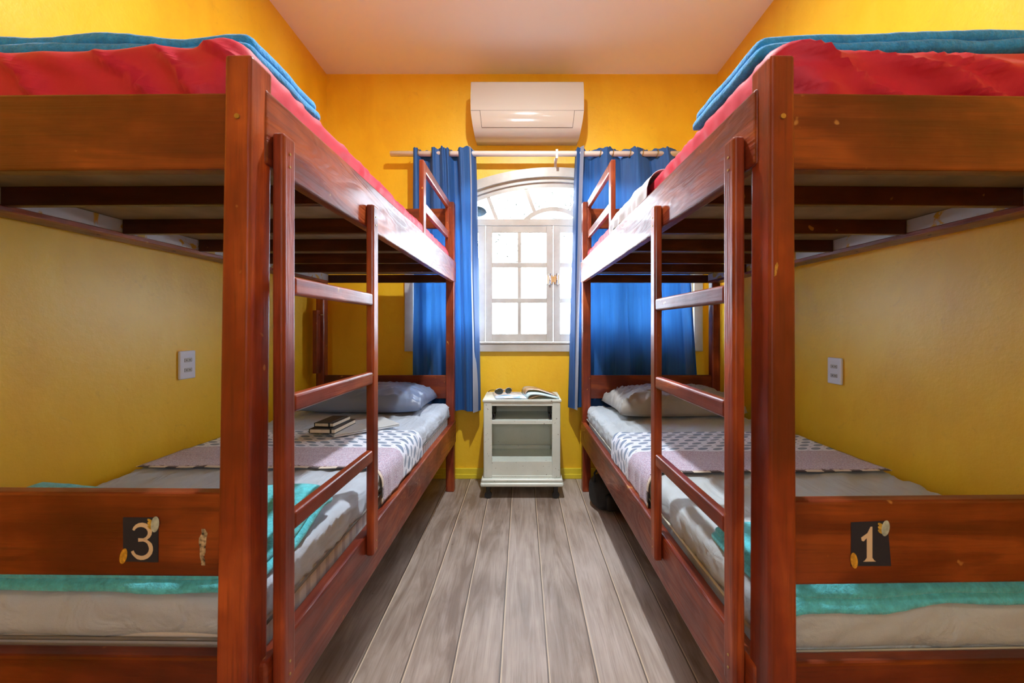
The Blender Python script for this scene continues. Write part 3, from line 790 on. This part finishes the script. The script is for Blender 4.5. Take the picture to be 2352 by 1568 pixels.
def pillow(s, u, v, wd, dp, th, z, mat, seed, wr, rot=0.0):
    bm = bmesh.new(); nx, ny = 60, 40
    top, bot = [], []
    for i in range(nx+1):
        rt, rb = [], []
        for j in range(ny+1):
            a, b_ = -1+2*i/nx, -1+2*j/ny
            # sides bow inwards between pointed corners
            x = a*wd/2*(1-0.07*(1-b_*b_)); y = b_*dp/2*(1-0.09*(1-a*a))
            f = max(0.0, (1-abs(a)**3.2))**0.5*max(0.0, (1-abs(b_)**2.8))**0.42
            e = (1-f)
            w1 = wr*(fract_fold((x*1.0, y), 0.4, 0.22, 0.05, seed) + fract_fold((x, y), 2.0, 0.22, 0.05, seed+4)*0.7)*(0.35+0.65*e)*min(1, f*5)
            ht = th*f*0.80 + w1
            hb = -th*0.20*f
            zed = th*0.20*0.9 + 0.010*e
            p = Vector((x, y, zed+ht)); q = Vector((x, y, zed+hb))
            rt.append(bm.verts.new(p)); rb.append(rt[-1] if i in (0, nx) or j in (0, ny) else bm.verts.new(q))
        top.append(rt); bot.append(rb)
    for i in range(nx):
        for j in range(ny):
            f = bm.faces.new((top[i][j], top[i+1][j], top[i+1][j+1], top[i][j+1])); f.smooth = True
            try: f = bm.faces.new((bot[i][j], bot[i][j+1], bot[i+1][j+1], bot[i+1][j])); f.smooth = True
            except ValueError: pass
    o = mobj('pillow', bm, mat, None, True, bedpt(s, u, v, z), BEDS[s]['rot']+rot)
    return o
p = pillow(-1, 0.462, 1.715, 0.72, 0.42, 0.155, TL+0.007, SATIN, 3.0, 0.024, 0.0)
tag(p, 'shiny blue-grey pillow at the head of the lower bunk of the left bed', 'pillow')
p = pillow(1, 0.49, 1.70, 0.74, 0.43, 0.155, TRR+0.007, BEIGEP, 9.0, 0.034, 0.03)
tag(p, 'crumpled beige-grey pillow at the head of the lower bunk of the right bed', 'pillow')

# laptop and notebooks on the left lower bunk
ALU = simple('silver_aluminium', (0.62, 0.67, 0.70), 0.4, 0.01, metal=0.2)
zL = TL + 0.0205
lap = empty('laptop', (-0.790, 1.912, zL), math.radians(42))
box('base', (-0.152, 0.152, -0.106, 0.106, 0, 0.008), ALU, lap, 0.003)
lid = box('lid', (-0.152, 0.152, -0.106, 0.106, 0.0088, 0.0145), ALU, lap, 0.003)
bm = bmesh.new()
n_ = 28
pts = []
for k in range(n_):
    t = 2*PI*k/n_; rr = 0.0145*(1+0.07*math.cos(3*t+PI/2)); 
    x, y = rr*math.cos(t), rr*math.sin(t)
    if math.hypot(x-0.0165, y-0.002) < 0.0065:
        d_ = Vector((x-0.0165, y-0.002)).normalized()*0.0065; x, y = 0.0165+d_.x, 0.002+d_.y
    pts.append((x, y, 0.0148))
bm.faces.new([bm.verts.new(p_) for p_ in pts])
bm.faces.new([bm.verts.new((0.002+0.005*math.cos(t)*0.5+0.003, 0.019+0.005*math.sin(t), 0.0148)) for t in [2*PI*k/10 for k in range(10)]])
mobj('emblem', bm, simple('white_emblem', (0.85, 0.85, 0.85), 0.2, 0.0), lid)
tag(lap, 'closed silver laptop lying askew on the lower bunk of the left bed', 'laptop')
PAGES = simple('cream_pages', (0.68, 0.60, 0.46), 0.7, 0.05, 90)
COVER = simple('black_leatherette', (0.012, 0.012, 0.014), 0.42, 0.1, 60, 0.2)
def notebook(x, y, z, rot, wd, dp, th, label):
    r = empty('notebook', (x, y, z), rot)
    box('pages', (-wd/2+0.003, wd/2-0.002, -dp/2+0.002, dp/2-0.002, 0.0022, th-0.0022), PAGES, r, 0.001)
    bm = bmesh.new(); bx(bm, -wd/2, wd/2, -dp/2, dp/2, 0, 0.002, 0.0008); bx(bm, -wd/2, wd/2, -dp/2, dp/2, th-0.002, th, 0.0008)
    bx(bm, -wd/2, -wd/2+0.003, -dp/2, dp/2, 0.001, th-0.001, 0.0008)
    mobj('cover', bm, COVER, r)
    bm = bmesh.new(); bx(bm, wd/2-0.024, wd/2-0.017, -dp/2-0.0012, dp/2+0.0012, -0.0002, th+0.0012, 0.0006)
    mobj('elastic_band', bm, BLACK, r)
    tag(r, label, 'notebook'); return r
notebook(-0.888, 1.842, zL+0.0155, math.radians(-3), 0.120, 0.195, 0.020, 'larger black notebook lying at the bottom of the stack on the laptop')
notebook(-0.894, 1.850, zL+0.0370, math.radians(-5), 0.092, 0.150, 0.018, 'smaller black notebook with an elastic band, on top of the larger notebook')

# ------------------------------------------------------------------ nightstand
ns = empty('nightstand', (0.0, 2.70, 0))
NX0, NX1, NY0, NY1 = -0.252, 0.246, -0.17, 0.14
body0, body1 = 0.132, 0.625
bm = bmesh.new()
sw = 0.055
bx(bm, NX0, NX0+sw, NY0, NY0+0.028, body0, body1, 0.008, 3); bx(bm, NX1-sw, NX1, NY0, NY0+0.028, body0, body1, 0.008, 3)
bx(bm, NX0+sw-0.002, NX1-sw+0.002, NY0+0.003, NY0+0.026, 0.598, body1, 0.002)
bx(bm, NX0+sw-0.002, NX1-sw+0.002, NY0+0.003, NY0+0.026, body0, body0+0.016, 0.002)
bx(bm, NX0+0.001, NX0+0.018, NY0+0.02, NY1, body0, body1, 0.002); bx(bm, NX1-0.018, NX1-0.001, NY0+0.02, NY1, body0, body1, 0.002)
bx(bm, NX0+0.01, NX1-0.01, NY1-0.012, NY1, body0, body1, 0.001)
mobj('carcass', bm, CAB, ns)
box('top', (NX0-0.006, NX1+0.006, NY0-0.006, NY1, body1, 0.640), CAB, ns, 0.004, 3)
bm = bmesh.new(); bx(bm, NX0+0.016, NX1-0.016, NY0+0.004, NY1-0.010, 0.480, 0.503, 0.002)
mobj('shelf', bm, CAB, ns)
bm = bmesh.new(); bx(bm, NX0+0.016, NX1-0.016, NY0+0.010, NY1-0.010, 0.222, 0.236, 0.001)
bx(bm, NX0+0.03, NX1-0.045, NY1-0.035, NY1-0.012, 0.236, 0.262, 0.002)
mobj('bottom_shelf', bm, CAB, ns)
box('lower_panel', (NX0+sw-0.002, NX1-sw+0.002, NY0+0.008, NY0+0.020, body0+0.012, 0.238), CAB, ns, 0.001)
bm = bmesh.new()
bx(bm, NX0-0.020, NX1+0.020, NY0-0.022, NY1, 0.082, 0.110, 0.012, 3); bx(bm, NX0-0.014, NX1+0.014, NY0-0.016, NY1-0.001, 0.110, 0.133, 0.010, 3)
mobj('plinth', bm, CAB, ns)
for sx in (NX0+0.062, NX1-0.062):
    bm = bmesh.new(); bx(bm, sx-0.004, sx+0.004, NY0+0.03, NY1-0.03, 0.503, 0.590, 0.001)
    bx(bm, sx-0.012, sx+0.012, NY0+0.03, NY0+0.10, 0.515, 0.540, 0.001); mobj('drawer_runner', bm, BLACK, ns)
for sx in (NX0+0.030, NX1-0.030):
    for sy in (NY0+0.012, NY1-0.035):
        bm = bmesh.new(); tube(bm, [(sx, sy-0.009, 0.023), (sx, sy+0.009, 0.023)], 0.023, 18)
        bx(bm, sx-0.014, sx+0.014, sy-0.010, sy+0.012, 0.04, 0.083, 0.002)
        mobj('caster', bm, BLACK, ns)
tag(ns, 'small pale painted nightstand on casters under the window, open front without drawer', 'nightstand')

# open magazine
mag = empty('magazine', (0.012, 2.66, 0.6405))
PG = NT('printed_magazine_page'); c_ = PG.coord()
PG = PG.base(PG.ramp(PG.noise(PG.mapping(c_, scale=(1, 2, 1)), 11, 3, 0.5, 0.4), [(0.36, (0.16, 0.38, 0.62)), (0.47, (0.66, 0.74, 0.85)), (0.6, (0.80, 0.82, 0.86)), (0.72, (0.62, 0.45, 0.34))]), 0.25)
PG2 = NT('brown_magazine_page'); c_ = PG2.coord()
PG2 = PG2.base(PG2.ramp(PG2.noise(c_, 9, 3), [(0.35, (0.16, 0.10, 0.06)), (0.5, (0.42, 0.26, 0.13)), (0.65, (0.55, 0.50, 0.48))]), 0.3)
PGW = simple('pale_blue_page', (0.52, 0.72, 0.78), 0.35, 0.05)
def leaf(name, prof, y0, y1, mat, skew, th=0.0016):
    bm = bmesh.new(); rows_ = []
    for (x, z) in prof: rows_.append([bm.verts.new((x + skew*(y), y, z)) for y in (y0, (y0+y1)/2, y1)])
    for a, b2 in zip(rows_, rows_[1:]):
        for k in range(2): f = bm.faces.new((a[k], b2[k], b2[k+1], a[k+1])); f.smooth = True
    o = mobj(name, bm, mat, mag, True); m_ = o.modifiers.new('thickness', 'SOLIDIFY'); m_.thickness = th; m_.offset = 0; return o
SK = -0.17
leaf('left_pages', [(-0.205+0.205*i/14, 0.0035+0.004*math.sin(PI*i/14)) for i in range(15)], -0.120, 0.110, PG, SK, 0.005)
def arcp(h, L, n=18, z0=0.004):
    return [(L*(i/n)*(0.9+0.1*i/n) - 0.018*math.sin(PI*min(1, i/n*2.2))*(h/0.045), z0 + h*math.sin(PI*min(1.0, (i/n)**0.62))**1.1*(1-0.25*i/n)) for i in range(n+1)]
leaf('right_cover', [(0.010+0.18*i/12, 0.002+0.022*math.sin(PI*i/12)**1.2) for i in range(13)], -0.120, 0.110, PG2, SK, 0.0012)
leaf('right_pages', arcp(0.030, 0.205), -0.118, 0.108, PGW, SK, 0.007)
leaf('turned_page', arcp(0.046, 0.215, z0=0.008), -0.05, 0.113, PG2, SK, 0.0012)
tag(mag, 'open magazine with curling pages on top of the nightstand', 'magazine')
# sunglasses
sg = empty('sunglasses', (-0.128, 2.66, 0.6525), math.radians(28))
LENS = simple('dark_green_lens', (0.035, 0.05, 0.035), 0.06, 0.1, Coat_Weight=0.6)
for sx in (-1, 1):
    bm = bmesh.new(); ring = []
    for k in range(20):
        t = 2*PI*k/20; x = sx*0.036+0.029*math.cos(t); z = 0.022+0.021*math.sin(t)*(1-0.12*math.cos(t)*sx)
        ring.append((x, -0.010+0.6*abs(x)**2*6, z))
    cv = bm.verts.new((sx*0.036, -0.012, 0.022)); rv = [bm.verts.new(p_) for p_ in ring]
    for k in range(20): f = bm.faces.new((cv, rv[k], rv[(k+1) % 20])); f.smooth = True
    mobj('lens', bm, LENS, sg, True)
    bm = bmesh.new(); tube(bm, ring+[ring[0]], 0.0016, 8, False); mobj('rim', bm, CHROME, sg)
    bm = bmesh.new(); tube(bm, [(sx*0.065, 0.004, 0.032), (sx*0.067, 0.03, 0.030), (sx*0.062, 0.09, 0.018), (sx*0.058, 0.125, 0.002)], [0.0016, 0.0016, 0.002, 0.0026], 8)
    mobj('temple', bm, BLACK, sg)
bm = bmesh.new(); tube(bm, [(-0.010, -0.008, 0.030), (0, -0.010, 0.034), (0.010, -0.008, 0.030)], 0.0015, 8); mobj('bridge', bm, CHROME, sg)
tag(sg, 'metal framed sunglasses lying on the open magazine', 'sunglasses')

# ------------------------------------------------------------------ air conditioner
ac = empty('air_conditioner', (0.033, YW, 2.43))
def extr(name, prof, x0, x1, mat, parent, bevel=0.0, taper=None):
    bm = bmesh.new()
    a = [bm.verts.new((x0 + (taper(z) if taper else 0), y, z)) for y, z in prof]; b2 = [bm.verts.new((x1 - (taper(z) if taper else 0), y, z)) for y, z in prof]
    n = len(prof)
    for k in range(n):
        f = bm.faces.new((a[k], a[(k+1) % n], b2[(k+1) % n], b2[k])); f.smooth = True
    bm.faces.new(a[::-1]); bm.faces.new(b2)
    if bevel:
        es = [e for e in bm.edges if len(e.link_faces) == 2 and any(len(f.verts) > 4 for f in e.link_faces)]
        bmesh.ops.bevel(bm, geom=es, offset=bevel, segments=4, profile=0.5, affect='EDGES')
    o = mobj(name, bm, mat, parent)
    for p_ in o.data.polygons: p_.use_smooth = True
    return o
D0 = 0.20; AH = 0.368
prof = [(0, 0.012)] + [(-0.075, 0.008)]
for i in range(0, 13):
    t = i/12; prof.append((-0.085-(D0-0.085)*math.sin(PI/2*t), 0.010+0.150*(1-math.cos(PI/2*t))))
prof += [(-D0, 0.20), (-D0+0.001, 0.27), (-D0+0.004, AH-0.020), (-D0+0.010, AH-0.007), (-D0+0.022, AH), (0, AH)]
tp = lambda z: 0.022*max(0.0, (0.165-z)/0.165)**1.3
extr('casing', prof, -0.388, 0.388, ACW, ac, 0.006, tp)
box('panel_seam', (-0.386, 0.386, -D0-0.0008, -D0+0.01, 0.1585, 0.1605), ACD, ac, 0)
def ypr(z):
    c = 1-(z-0.010)/0.150; c = max(0, min(1, c)); return -0.085-(D0-0.085)*math.sin(math.acos(c))
bm = bmesh.new()
zs = [0.158-0.10*i/14 for i in range(15)]
rowsv = [[bm.verts.new((x*(1-0.03*(0.158-z)/0.1), ypr(z)-0.0022, z)) for x in (-0.322, 0.322)] for z in zs]
for a, b2 in zip(rowsv, rowsv[1:]): f = bm.faces.new((a[0], a[1], b2[1], b2[0])); f.smooth = True
fl = mobj('louver', bm, ACW, ac, True)
bm = bmesh.new()
for x in (-0.323, 0.323): tube(bm, [(x*(1-0.03*(0.158-z)/0.1), ypr(z)-0.001, z) for z in zs], 0.0014, 6)
tube(bm, [(-0.313, ypr(0.058)-0.001, 0.058), (0.313, ypr(0.058)-0.001, 0.058)], 0.0016, 6)
mobj('louver_gap', bm, ACD, ac)
tag(ac, 'cream white split air conditioner high on the yellow wall above the window', 'air conditioner')

# ------------------------------------------------------------------ curtain rod and curtains
YR, ZR = YW-0.105, 2.335
rod = empty('curtain_rod', (WX, YR, ZR))
bm = bmesh.new(); tube(bm, [(-0.933-WX, 0, 0), (1.20-WX, 0, 0)], 0.0190, 20); mobj('pole', bm, ROD, rod)
for x in (0.242-WX, 1.15-WX):
    bm = bmesh.new(); bx(bm, x-0.009, x+0.009, -0.022, -0.019, -0.040, 0.024, 0.001); bx(bm, x-0.009, x+0.009, -0.020, YW-YR-0.001, -0.026, -0.0185, 0.001)
    bx(bm, x-0.010, x+0.010, YW-YR-0.005, YW-YR-0.0005, -0.065, 0.01, 0.001)
    mobj('bracket', bm, ROD, rod)
tag(rod, 'white curtain rod on the wall between the air conditioner and the window', 'curtain rod')
def curtain(name, path_top, path_bot, z0f, z1, seed, label, rings):
    """path_*: lists of (x,y) of the same length; z0f(x) hem height"""
    bm = bmesh.new(); nz = 44; n = len(path_top); ox, oy = path_top[n//2][0], YR
    rows_ = []
    for k in range(nz+1):
        t = k/nz
        row = []
        for i in range(n):
            a = Vector(path_top[i]); b2 = Vector(path_bot[i]); e = t**0.8
            p_ = a.lerp(b2, e)
            zb = z0f(i/(n-1)); z = z1 + 0.016*nz3(i*0.14, 0, seed)*(1 if k == 0 else max(0, 1-k/3)) 
            z = z + (zb-z)*t
            p_ = Vector((p_.x + 0.006*nz3(i*0.15, t*3, seed), p_.y + 0.010*nz3(i*0.12, t*2.5, seed+3)*t, z))
            row.append(bm.verts.new((p_.x-ox, min(p_.y, YW-0.028)-oy, p_.z-ZR)))
        rows_.append(row)
    for a, b2 in zip(rows_, rows_[1:]):
        for i in range(n-1): f = bm.faces.new((a[i], a[i+1], b2[i+1], b2[i])); f.smooth = True
    me = bpy.data.meshes.new(name)
    # keep the room side as the front side
    bm.normal_update()
    avg = sum((f.normal.y*f.calc_area() for f in bm.faces))
    if avg > 0: bmesh.ops.reverse_faces(bm, faces=bm.faces)
    bm.to_mesh(me); bm.free(); me.materials.append(CURT)
    o = bpy.data.objects.new(name, me); link(o); o.location = (ox, oy, ZR)
    for x in rings:
        rb = bmesh.new()
        pts = [(x-ox + 0.004*math.sin(t), 0.026*math.cos(t), 0.026*math.sin(t)) for t in [2*PI*q_/16 for q_ in range(17)]]
        tube(rb, pts, 0.0035, 6, False); mobj('grommet', rb, BRASS, o)
    tag(o, label, 'curtain'); return o
def wave_path(x0, x1, periods, amp, n, ph=0.0, yc=YR, irr=0.0, seed=0):
    out = []
    for i in range(n):
        t = i/(n-1); out.append((x0+(x1-x0)*t + 0.010*math.sin(2*(2*PI*periods*t+ph)), yc + amp*math.sin(2*PI*periods*t+ph)*(1+irr*nz3(t*6, seed, 0))))
    return out
def PX(px, Y): return (px-1200)*Y/F
# left: bunched between x -0.78 and -0.355
KT = [(949, .022), (951, -.02), (955, -.036), (960, -.03), (963, .0), (970, .030), (984, .034), (990, .0), (995, -.034), (1003, -.020), (1010, -.014), (1014, -.036), (1019, -.040), (1023, -.022), (1029, -.034), (1033, .0), (1039, .030), (1047, .032), (1052, .0), (1056, -.036), (1066, -.030), (1077, -.036)]
KB = [(947, .020), (950, -.02), (958, -.030), (966, -.020), (972, .010), (980, .022), (988, .010), (996, -.018), (1004, -.030), (1013, -.030), (1020, -.012), (1026, .006), (1032, .0), (1039, -.020), (1046, -.034), (1053, -.022), (1059, .0), (1063, .004), (1069, -.020), (1075, -.036), (1082, -.034), (1090, -.036)]
def spline(K, n, y0):
    out = []
    for i in range(n):
        t = i/(n-1)*(len(K)-1); k = min(int(t), len(K)-2); f = t-k
        q = [K[max(0, min(len(K)-1, k+d))] for d in (-1, 0, 1, 2)]
        def cr(a, b, c, d): return 0.5*((2*b)+(-a+c)*f+(2*a-5*b+4*c-d)*f*f+(-a+3*b-3*c+d)*f**3)
        out.append((PX(cr(*[p_[0] for p_ in q]), YR), y0+cr(*[p_[1] for p_ in q])))
    return out
n = 150
pt = spline(KT, n, YR); pb = spline(KB, n, YR+0.012)
# the leading edge turns back towards the window and shows its lining
for i in range(10):
    a = i/9
    pt.append((PX(1077, YR)+0.014+0.030*math.sin(a*PI/2), YR-0.03+0.070*a)); pb.append((PX(1088, YR)+0.012+0.034*math.sin(a*PI/2), YR-0.03+0.070*a))
for i in range(1, 12):
    a = i/11
    pt.append((PX(1077, YR)+0.044-0.036*a, YR+0.040-0.086*a)); pb.append((PX(1088, YR)+0.046-0.042*a, YR+0.040-0.092*a))
curtain('curtain', pt, pb, lambda t: 0.512+0.035*t*(1-t), ZR+0.032, 1.0, 'bunched blue curtain on the left of the window, behind the left bed', [PX(x, YR) for x in (962, 992, 1034, 1060)])
n = 240
x0, x1 = PX(1330, YR), PX(1612, YR)
pt = wave_path(PX(1326, YR), PX(1560, YR), 3.42, 0.034, n, -PI/2+0.25, YR, 0.1, 5)
pb = wave_path(PX(1318, YR), PX(1614, YR), 4.6, 0.034, n, -PI/2, YR+0.01, 0.6, 6)
lead_t = [(PX(1326, YR)+0.040-0.050*a, YR-0.052+0.082*a) for a in [i/9 for i in range(10)]]
lead_b = [(PX(1318, YR)+0.018-0.052*a, YR-0.050+0.091*a) for a in [i/9 for i in range(10)]]
lead_t += [(PX(1326, YR)-0.010+0.008*a, YR+0.030-0.058*a) for a in [i/9 for i in range(1, 9)]]
lead_b += [(PX(1318, YR)-0.034+0.030*a, YR+0.041-0.065*a) for a in [i/9 for i in range(1, 9)]]
curtain('curtain', lead_t+pt, lead_b+pb, lambda t: 0.530+0.012*math.sin(9*t), ZR+0.036, 5.0, 'wide blue curtain on the right of the window, behind the right bed', [PX(x, YR) for x in (1337, 1378, 1407, 1446, 1475, 1509)])

# ------------------------------------------------------------------ power outlets
def outlet(s, y, z, label):
    x = XL if s < 0 else XR
    r = empty('power_outlet', (x, y, z))
    d = -s
    bm = bmesh.new(); bx(bm, 0, d*0.011, -0.040, 0.040, -0.060, 0.060, 0.005, 3); mobj('cover_plate', bm, PLASTIC, r)
    for zz in (0.020, -0.022):
        bm = bmesh.new(); bx(bm, d*0.009, d*0.0118, -0.019, 0.019, zz-0.009, zz+0.009, 0.003, 3)
        so = mobj('socket', bm, SOCKET, r)
        bm = bmesh.new()
        for yy in (-0.008, 0.008): tube(bm, [(d*0.0116, yy, zz), (d*0.0124, yy, zz)], 0.0022, 8)
        mobj('pin_hole', bm, BLACK, so)
    tag(r, label, 'power outlet')
outlet(-1, 1.675, 0.946, 'white double power outlet on the left yellow wall')
outlet(1, 1.785, 0.908, 'white double power outlet on the right yellow wall')

# ------------------------------------------------------------------ backpack under the right bed
bpk = empty('backpack', (0.55, 2.43, 0), 0.25)
bm = bmesh.new()
rbox(bm, 0.26, 0.20, 0.19, 0.07, 0.016, lambda q, n: q + n*0.012*nz3(q.x*12, q.y*12, q.z*12) + Vector((0, 0, 0.03*max(0, -q.x)*5*q.z)))
mobj('body', bm, BLACKN, bpk, True)
bm = bmesh.new(); rbox(bm, 0.17, 0.05, 0.10, 0.022, 0.012, lambda q, n: q + Vector((0, -0.100, 0.02)) + n*0.004*nz3(q.x*30, q.y*30, q.z*30)); mobj('front_pocket', bm, BLACKN, bpk, True)
bm = bmesh.new(); tube(bm, [(-0.12, -0.02, 0.17), (-0.125, -0.03, 0.225), (-0.10, -0.02, 0.245), (-0.075, 0.0, 0.195)], 0.007, 8); mobj('handle', bm, BLACKN, bpk)
tag(bpk, 'black backpack on the floor under the far end of the right bed', 'backpack')

# ------------------------------------------------------------------ ceiling lamps (the room's own light)
for i, (loc, pw, col) in enumerate(LAMPS):
    r = empty('ceiling_lamp', (loc[0], loc[1], ZC))
    bm = bmesh.new(); lathe(bm, [(0.085, 0.0), (0.085, -0.022), (0.078, -0.026), (0.070, -0.026), (0.070, -0.018)], 32); mobj('housing', bm, ROD, r, True)
    n_ = NT('lamp_diffuser'); e = n_.new('ShaderNodeEmission', {'Color': (*col, 1), 'Strength': 25.0}); n_.t.links.new(e.outputs[0], n_.out.inputs[0])
    bm = bmesh.new(); lathe(bm, [(0.069, -0.0185), (0.067, -0.0235)], 32); mobj('diffuser', bm, n_.m, r, True)
    d = bpy.data.lights.new('lamp_light', 'AREA'); d.shape = 'DISK'; d.size = 0.06; d.energy = pw; d.color = col
    lo = bpy.data.objects.new('lamp_light', d); link(lo, r); lo.location = (0, 0, -0.030)
    tag(r, ('flush round ceiling lamp over the aisle between the beds', 'flush round ceiling lamp behind the camera, near the room end wall')[i], 'ceiling lamp')

# ------------------------------------------------------------------ outside
GR = simple('pale_concrete', (0.66, 0.65, 0.62), 0.9)
o = struct(box('ground', (-9, 9, YW+0.16, 16, -0.45, -0.30), GR, None, 0))
tree = empty('tree', (0.3, 6.6, -0.30))
BARK = simple('grey_bark', (0.05, 0.05, 0.05), 1.0, Specular_IOR_Level=0.0); LEAFM = simple('green_leaves', (0.030, 0.034, 0.030), 1.0, 0.3, 3, Specular_IOR_Level=0.0)
bm = bmesh.new(); tube(bm, [(1.9, 0.3, 0), (1.85, 0.3, 2.2), (1.4, 0.3, 3.2), (0.5, 0.2, 3.7)], [0.14, 0.11, 0.08, 0.04], 10)
tube(bm, [(1.85, 0.3, 2.2), (2.4, 0.4, 3.6)], [0.08, 0.04], 8); tube(bm, [(1.4, 0.3, 3.2), (-0.8, 0.2, 3.35), (-1.6, 0.1, 3.1)], [0.05, 0.03, 0.015], 8)
mobj('trunk', bm, BARK, tree)
bm = bmesh.new()
rnd = random.Random(5)
for k in range(900):
    cx, cz = rnd.choice([(-0.75, 2.85), (-0.3, 3.3), (0.6, 3.5), (0.1, 3.8), (1.1, 3.3), (-1.1, 3.5), (1.6, 3.8)])
    c = Vector((cx+rnd.gauss(0, 0.32), 0.2+rnd.gauss(0, 0.3), cz+rnd.gauss(0, 0.20)))
    a = Vector((rnd.gauss(0, 1), rnd.gauss(0, 1), rnd.gauss(0, 1))).normalized()*0.055; b2 = a.orthogonal().normalized()*0.020
    bm.faces.new([bm.verts.new(c+q) for q in (-a, b2, a, -b2)])
mobj('foliage', bm, LEAFM, tree)
tag(tree, 'leafy tree outside, faint in the glare behind the window panes', 'tree')
lampo = empty('outdoor_lamp', (-0.39, 3.35, 2.095))
bm = bmesh.new(); lathe(bm, [(0.082, 0.0), (0.080, 0.006), (0.055, 0.022), (0.02, 0.032)], 28)
sh = mobj('lamp_shade', bm, simple('dark_blue_enamel', (0.0025, 0.004, 0.006), 1.0, Specular_IOR_Level=0.0), lampo, True); sh.rotation_euler = (math.radians(-14), 0, 0)
bm = bmesh.new(); tube(bm, [(0, 0, 0.02), (0, 0.0, 0.55)], 0.006, 8); tube(bm, [(0, 0, 0.55), (0, -0.34, 0.55)], 0.008, 8); mobj('bracket', bm, BLACK, lampo)
tag(lampo, 'dark round lamp shade outside the arched fanlight, beside the left curtain', 'lamp')
